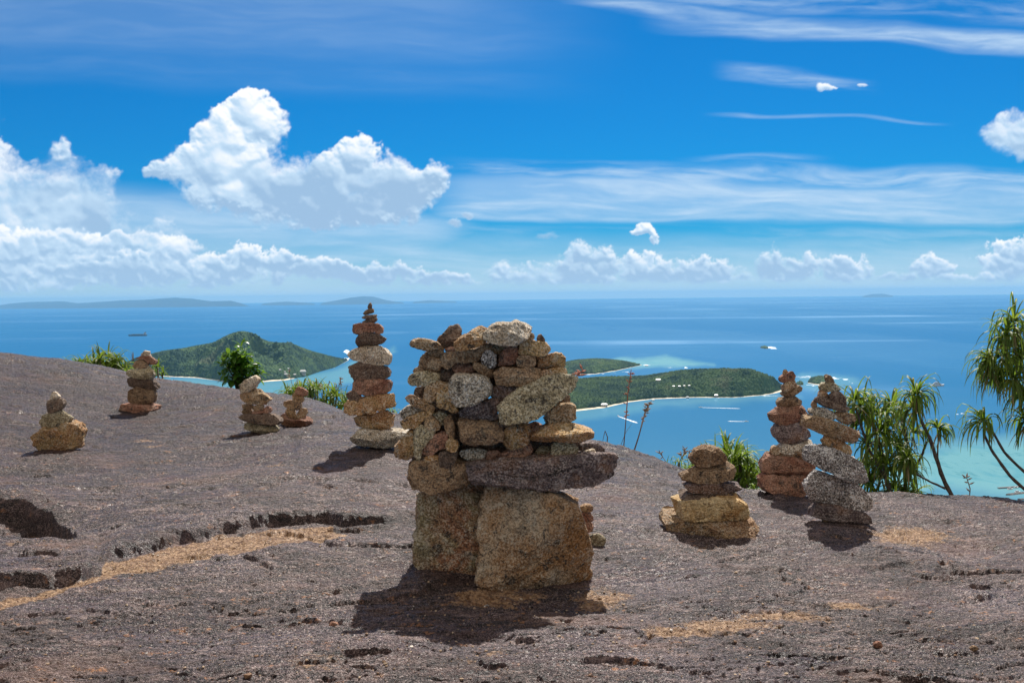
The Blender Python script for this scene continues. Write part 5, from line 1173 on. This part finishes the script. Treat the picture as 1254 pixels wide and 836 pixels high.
# ------------------------------------------------------------------ loose grit and pebbles on the rock
def grit():
    rng = np.random.RandomState(21); ico = np.array([[0, 0, 1], [.89, 0, .45], [.28, .85, .45], [-.72, .53, .45], [-.72, -.53, .45], [.28, -.85, .45], [.72, .53, -.45], [-.28, .85, -.45], [-.89, 0, -.45], [-.28, -.85, -.45], [.72, -.53, -.45], [0, 0, -1]])
    tri = np.array([[0, 1, 2], [0, 2, 3], [0, 3, 4], [0, 4, 5], [0, 5, 1], [1, 6, 2], [2, 7, 3], [3, 8, 4], [4, 9, 5], [5, 10, 1], [6, 7, 2], [7, 8, 3], [8, 9, 4], [9, 10, 5], [10, 6, 1], [11, 7, 6], [11, 8, 7], [11, 9, 8], [11, 10, 9], [11, 6, 10]])
    n = 1700; px = rng.uniform(-40, 1290, n); py = 600 + 236*rng.rand(n)**0.8
    k = n//2
    cl = [(890, 770, 50, 8), (960, 758, 50, 6), (600, 738, 70, 16), (730, 735, 40, 12), (1115, 660, 50, 12), (250, 672, 110, 12), (600, 812, 150, 14), (180, 700, 60, 8), (400, 750, 200, 50), (820, 790, 60, 10), (640, 770, 100, 20), (350, 800, 120, 20)]
    for i in range(k):
        c = cl[rng.randint(len(cl))]; px[i] = c[0]+rng.normal()*c[2]; py[i] = c[1]+rng.normal()*c[3]
    r_ = np.stack([(px-627)/F, -(py-418)/F, -np.ones(n)], 1) @ CR.T
    d = np.full(n, 4.0)
    for it in range(12):
        P = r_*(d/r_[:, 1])[:, None]; z = base_z(P[:, 0], P[:, 1]); d = np.clip(d*(z/P[:, 2])**0.9, 2, 14)
    X, Y = P[:, 0], P[:, 1]; z = base_z(X, Y); z2, s_ = rock_detail(X, Y, z)
    sz = 0.0020 + 0.0055*rng.rand(n)**5 + 0.0012*rng.rand(n)
    big = rng.rand(n) < 0.006; sz[big] *= 2.0
    V = ico[None]*(sz[:, None, None])*rng.uniform(0.6, 1.2, (n, 12, 1))*np.stack([rng.uniform(.8, 1.3, n), rng.uniform(.8, 1.3, n), rng.uniform(.5, .9, n)], 1)[:, None] + np.stack([X, Y, z2+sz*0.3], 1)[:, None]
    T = tri[None] + (np.arange(n)*12)[:, None, None]
    m, g, b = new_mat('grit_grains'); a = g.attr('tone')
    c = g.mix(a, (0.20, 0.11, 0.06, 1), (0.55, 0.42, 0.29, 1)); c = g.mix(g.step(a, 0.93, 0.97), c, (0.7, 0.66, 0.6, 1)); g.put(b.inputs['Base Color'], c); b.inputs['Roughness'].default_value = 0.85
    o = mesh_np('pebbles', V.reshape(-1, 3), None, m, Ft=T.reshape(-1, 3), attrs={'tone': np.repeat(rng.rand(n), 12)}, smooth=False); tag(o, kind='stuff')
grit()
for i, (px, py, s, mt, lb) in enumerate([(497, 788, 8, 'gold', 'lone orange pebble on the rock beneath the broad cairn shadow'), (408, 768, 6, 'red', 'small reddish pebble lying left of the broad cairn shadow'), (1076, 792, 6, 'red', 'small reddish pebble near a hairline crack at the lower right'),
                                         (1194, 796, 5, 'brown', 'small brown pebble alone towards the lower right corner'), (596, 745, 4, 'salt', 'tiny whitish pebble in front of the great base block')]):
    q = ground_at(px, py)
    poly = [(px-s, py-s*0.3), (px-s*0.6, py-s*0.9), (px, py-s*1.1), (px+s*0.7, py-s*0.8), (px+s, py-s*0.2), (px+s*0.6, py+s*0.4), (px-s*0.5, py+s*0.45)]
    stone(poly, q[1], mt, lb, 'loose pebbles on the rock', seed=400+i).name = 'pebble'

# ------------------------------------------------------------------ boats and buildings far below
def pm(name, c, rough=0.5, c2=None):
    return plain_mat(name, c, c2 or tuple(x*0.8 for x in c[:3])+(1,), 0.2, rough)
HULLB = pm('dark_hull_paint', (0.03, 0.06, 0.09, 1)); WHITE = pm('white_paint', (0.80, 0.80, 0.78, 1), 0.4); GREYP = pm('grey_paint', (0.35, 0.38, 0.40, 1)); DECK = pm('deck_red', (0.22, 0.10, 0.07, 1))
GLASS = pm('dark_window', (0.03, 0.04, 0.05, 1), 0.15); ROOFR = pm('pale_roof', (0.55, 0.50, 0.46, 1), 0.8); WALLC = pm('pale_wall', (0.55, 0.52, 0.46, 1), 0.8); FOAM = pm('foam', (0.82, 0.86, 0.88, 1), 0.9)
STONEW = pm('breakwater_rock', (0.10, 0.09, 0.09, 1), 0.9, (0.20, 0.18, 0.16, 1)); BROWNW = pm('pier_timber', (0.13, 0.08, 0.06, 1), 0.8)
def hull(L, W, H, bow=0.25, n=14, sheer=0.25):
    """boat hull along +x, waterline at z 0"""
    m = MB(); xs = np.linspace(-L/2, L/2, n); V = []
    for x in xs:
        t = (x+L/2)/L; w = W/2*(1 if t < 1-bow else math.sqrt(max(0.0, 1-((t-1+bow)/bow)**2)))*(0.9 if t < 0.04 else 1); w = max(w, 0.02*W)
        h = H*(1 + sheer*max(0, (t-0.55)/0.45)**2)
        V += [[x, -w, h], [x - (0.0 if t < .9 else 0.02*L), -w*0.82, -H*0.3], [x - (0.0 if t < .9 else 0.02*L), w*0.82, -H*0.3], [x, w, h]]
    Q = []
    for i in range(n-1):
        for j in range(4): a = i*4+j; b_ = i*4+(j+1) % 4; Q.append([a, b_, b_+4, a+4])
    Q += [[0, 3, 2, 1], [(n-1)*4, (n-1)*4+1, (n-1)*4+2, (n-1)*4+3]]
    m.add(V, Q); return m
def vessel(name, px, py, heading, label, cat, group=None):
    p = at_sea(px, py, 0.0); e = empty(name, tuple(p), label, cat, group); e.rotation_euler = (0, 0, heading); return e
e = vessel('cargo_ship', 168.5, 411.3, math.pi, 'long dark cargo ship far out on the open sea', 'ship')
hull(255, 34, 17, 0.12).build('hull', HULLB, e)
m = MB(); [m.box((x, 0, 22), (26, 30, 9)) for x in (-62, -30, 2, 34, 66)]; m.build('cargo', pm('cargo_blue', (0.10, 0.16, 0.20, 1)), e)
m = MB(); m.box((-102, 0, 30), (26, 32, 26)); m.box((-104, 0, 47), (14, 38, 6)); m.build('bridge', GREYP, e)
m = MB(); m.box((-112, 0, 50), (7, 9, 16), taper=.8); m.build('funnel', HULLB, e)
m = MB(); m.tube([(108, 0, 18), (108, 0, 42)], [1.2, .8]); m.build('mast', GREYP, e)
e = vessel('motor_yacht', 1148, 472.5, math.radians(8), 'large white motor yacht riding at anchor in the deep blue bay', 'yacht')
hull(76, 14, 6.5, 0.35, sheer=.5).build('hull', WHITE, e)
m = MB(); m.box((-4, 0, 9), (46, 11.5, 5), taper=.96); m.box((-5, 0, 13.8), (34, 10, 4.4), taper=.95); m.box((-6, 0, 18), (20, 8, 4), taper=.88); m.build('superstructure', WHITE, e)
m = MB(); [m.box((-4, 0, z), (l, w, 1.3)) for z, l, w in ((9.6, 46.3, 11.9), (14.2, 34.3, 10.3), (18.6, 19.6, 7.9))]; m.build('windows', GLASS, e)
m = MB(); m.tube([(-8, 0, 20), (-9, 0, 29)], [.8, .4]); m.box((-8.5, 0, 25), (2, 6, .8)); m.build('mast', WHITE, e)
def speedboat(px, py, x2, y2, label, L=11):
    p = at_sea(px, py); q = at_sea(x2, y2); h = math.atan2(p[1]-q[1], p[0]-q[0])
    e = vessel('speedboat', px, py, h, label, 'motorboat', 'speedboats trailing wakes')
    hull(L*1.6, 4.2, 1.8, .4).build('hull', WHITE, e); m = MB(); m.box((-1, 0, 3), (5, 3.2, 2.4), taper=.8); m.build('cabin', WHITE, e)
    d = float(np.linalg.norm(p-q)); m = MB(); n = 40; rng = np.random.RandomState(int(px)); V = []
    for i in range(n):
        t = i/(n-1); w = (2.5 + 6.0*t)*(1+rng.normal()*0.18)*(1 if t < .85 else (1-t)/.15+.1); x = -L*.5 - t*d; hz = 0.7*(1-t*.6)
        V += [[x, -w, 0.02], [x, -w*0.4, hz], [x, w*0.4, hz], [x, w, 0.02]]
    Q = [[i*4+j, i*4+j+1, i*4+j+5, i*4+j+4] for i in range(n-1) for j in range(3)]
    m.add(V, Q); m.build('wake', FOAM, e, smooth=True)
speedboat(858, 498.8, 905, 500.0, 'white speedboat with the longest wake off the beach of the large island')
speedboat(914, 516.0, 893, 515.5, 'white speedboat heading right with a short wake behind the green bush')
speedboat(757, 509.5, 780, 517.5, 'white speedboat with slanting wake close to the beach with the jetty house')
# houses on the islands
def on_land(px, py, hgt=0.0):
    """height of the island under a pixel: marched along the sight line over the forest meshes"""
    r = ray(px, py)
    dg = bpy.context.evaluated_depsgraph_get(); hit, loc, *_ = scene.ray_cast(dg, Vector((0, 0, 0)) + Vector(r)*2500, Vector(r), distance=20000)
    return np.array(loc) if hit else at_sea(px, py)
bpy.context.view_layer.update()
spots = [(740, 497.5, 34, 14, 'pale beach house with a pavilion roof on the shore of the large island', 'house'), (806, 466.5, 30, 12, 'white house high up on the wooded slope of the large island', 'house'),
         (825, 473.5, 15, 6, 'leftmost of four small white bungalows in a row on the large island', 'b'), (832, 473.5, 15, 6, 'second from the left of four white bungalows in a row', 'b'), (838, 473, 13, 6, 'third from the left of four white bungalows in a row', 'b'), (844, 472.8, 13, 6, 'rightmost of four small white bungalows in a row', 'b'),
         (842, 487.5, 16, 9, 'small white beach cottage midway along the large island shore', 'house'), (877, 485, 22, 9, 'low pale building at the water on the large island', 'house'), (800, 490.5, 14, 7, 'small cottage among trees beside the middle of the beach', 'house'),
         (371, 458.8, 46, 32, 'tall white building on the point of the mountainous island', 'house'), (350, 459, 24, 10, 'white house near the shore of the mountainous island', 'house'), (361, 459.5, 20, 10, 'white house next to the tall white building', 'house'),
         (343, 453.5, 18, 8, 'small house uphill on the left side of the mountainous island village', 'house'), (353, 452, 16, 8, 'small house uphill in the middle of the mountainous island village', 'house'), (349, 456, 14, 8, 'small house halfway down the mountainous island village', 'house'), (308, 437, 14, 8, 'lone white hut high on the flank of the mountainous island', 'house'),
         (792, 448, 26, 7, 'low white building on the sand spit of the small flat island', 'house')]
for px, py, w, h, lb, k in spots:
    p = on_land(px, py); e = empty('bungalow' if k == 'b' else 'house', tuple(p), lb, 'house', 'white bungalows in a row on the large island' if k == 'b' else 'houses on the islands')
    w *= 0.8; h *= 0.75; dd = w*0.6; az = math.atan2(p[0], p[1])
    m = MB(); m.box((0, 0, h*.35), (w, dd, h*1.1)); m.build('wall', WALLC, e)
    m = MB(); x, y, z = w*.56, dd*.6, h*.9; m.add([[-x, -y, z], [x, -y, z], [x, y, z], [-x, y, z], [-x*.6, 0, z+h*.45], [x*.6, 0, z+h*.45]], [[0, 1, 5, 4], [2, 3, 4, 5], [3, 2, 1, 0]], [[1, 2, 5], [3, 0, 4]]); m.build('roof', WHITE if h < 30 else ROOFR, e)
    m = MB(); nn = max(2, int(w/7)); [m.box(((i-(nn-1)/2)*w/nn, -dd*.5-0.1, h*.45), (w/nn*.45, .4, h*.32)) for i in range(nn)]; m.build('windows', GLASS, e)
    e.rotation_euler = (0, 0, -az)
# harbour corner far below on the right
p = at_sea(1236, 597); e = empty('pier', tuple(p), 'dark timber pier reaching into the turquoise harbour', 'pier'); e.rotation_euler = (0, 0, math.radians(14))
m = MB(); m.box((0, 0, 2.0), (66, 7, .9)); m.box((30, -9, 2.0), (6, 14, .9)); m.build('deck', BROWNW, e); m = MB(); [m.tube([(x, y, -2), (x, y, 1.6)], .4, 5) for x in range(-30, 31, 10) for y in (-3, 3)]; m.build('posts', BROWNW, e)
for (px, py, hd, lb, L) in ((1237, 598.8, 10, 'white motorboat moored along the near side of the pier', 16), (1244, 597.0, 14, 'white catamaran moored at the shore end of the pier', 14), (1246, 602.5, 5, 'white cabin cruiser lying on the dark breakwater side', 15)):
    e = vessel('moored_boat', px, py, math.radians(hd), lb, 'boat', 'boats moored in the harbour'); hull(L, 4.6, 1.8, .35).build('hull', WHITE, e)
    m = MB(); m.box((-1, 0, 3.0), (L*.45, 3.6, 2.6), taper=.85); m.build('cabin', WHITE, e); m = MB(); m.box((-1, 0, 3.3), (L*.46, 3.7, .9), taper=.9); m.build('windows', GLASS, e)
def rocks(pxs, label, w, seed):
    rng = np.random.RandomState(seed); a, b = at_sea(*pxs[0]), at_sea(*pxs[1]); n = 90; m = MB()
    c = (a+b)/2
    U, T = np.meshgrid(np.linspace(0, 1, 120), np.linspace(-1, 1, 16), indexing='ij'); P = a[None, None]*(1-U[..., None]) + b[None, None]*U[..., None]
    nrm = np.array([-(b-a)[1], (b-a)[0], 0]); nrm /= np.linalg.norm(nrm); P = P + nrm*T[..., None]*w*np.minimum(1, np.sqrt(np.maximum(0, np.minimum(U, 1-U)*14)))[..., None]
    P[..., 2] += 4.0*(1-T**2) - 0.8 + fbm(P[..., 0]/3, P[..., 1]/3, 0, 3)*1.6*(1-T**2)
    m.add((P).reshape(-1, 3), grid_faces(120, 16)); o = m.build('breakwater', STONEW, None); tag(o, label, 'breakwater', 'rock breakwaters of the harbour')
rocks([(1232, 606), (1275, 601)], 'dark rock breakwater nearer to the pier', 7, 1)
rocks([(1246, 612), (1290, 609)], 'low dark rock breakwater closest to the brow', 5, 2)
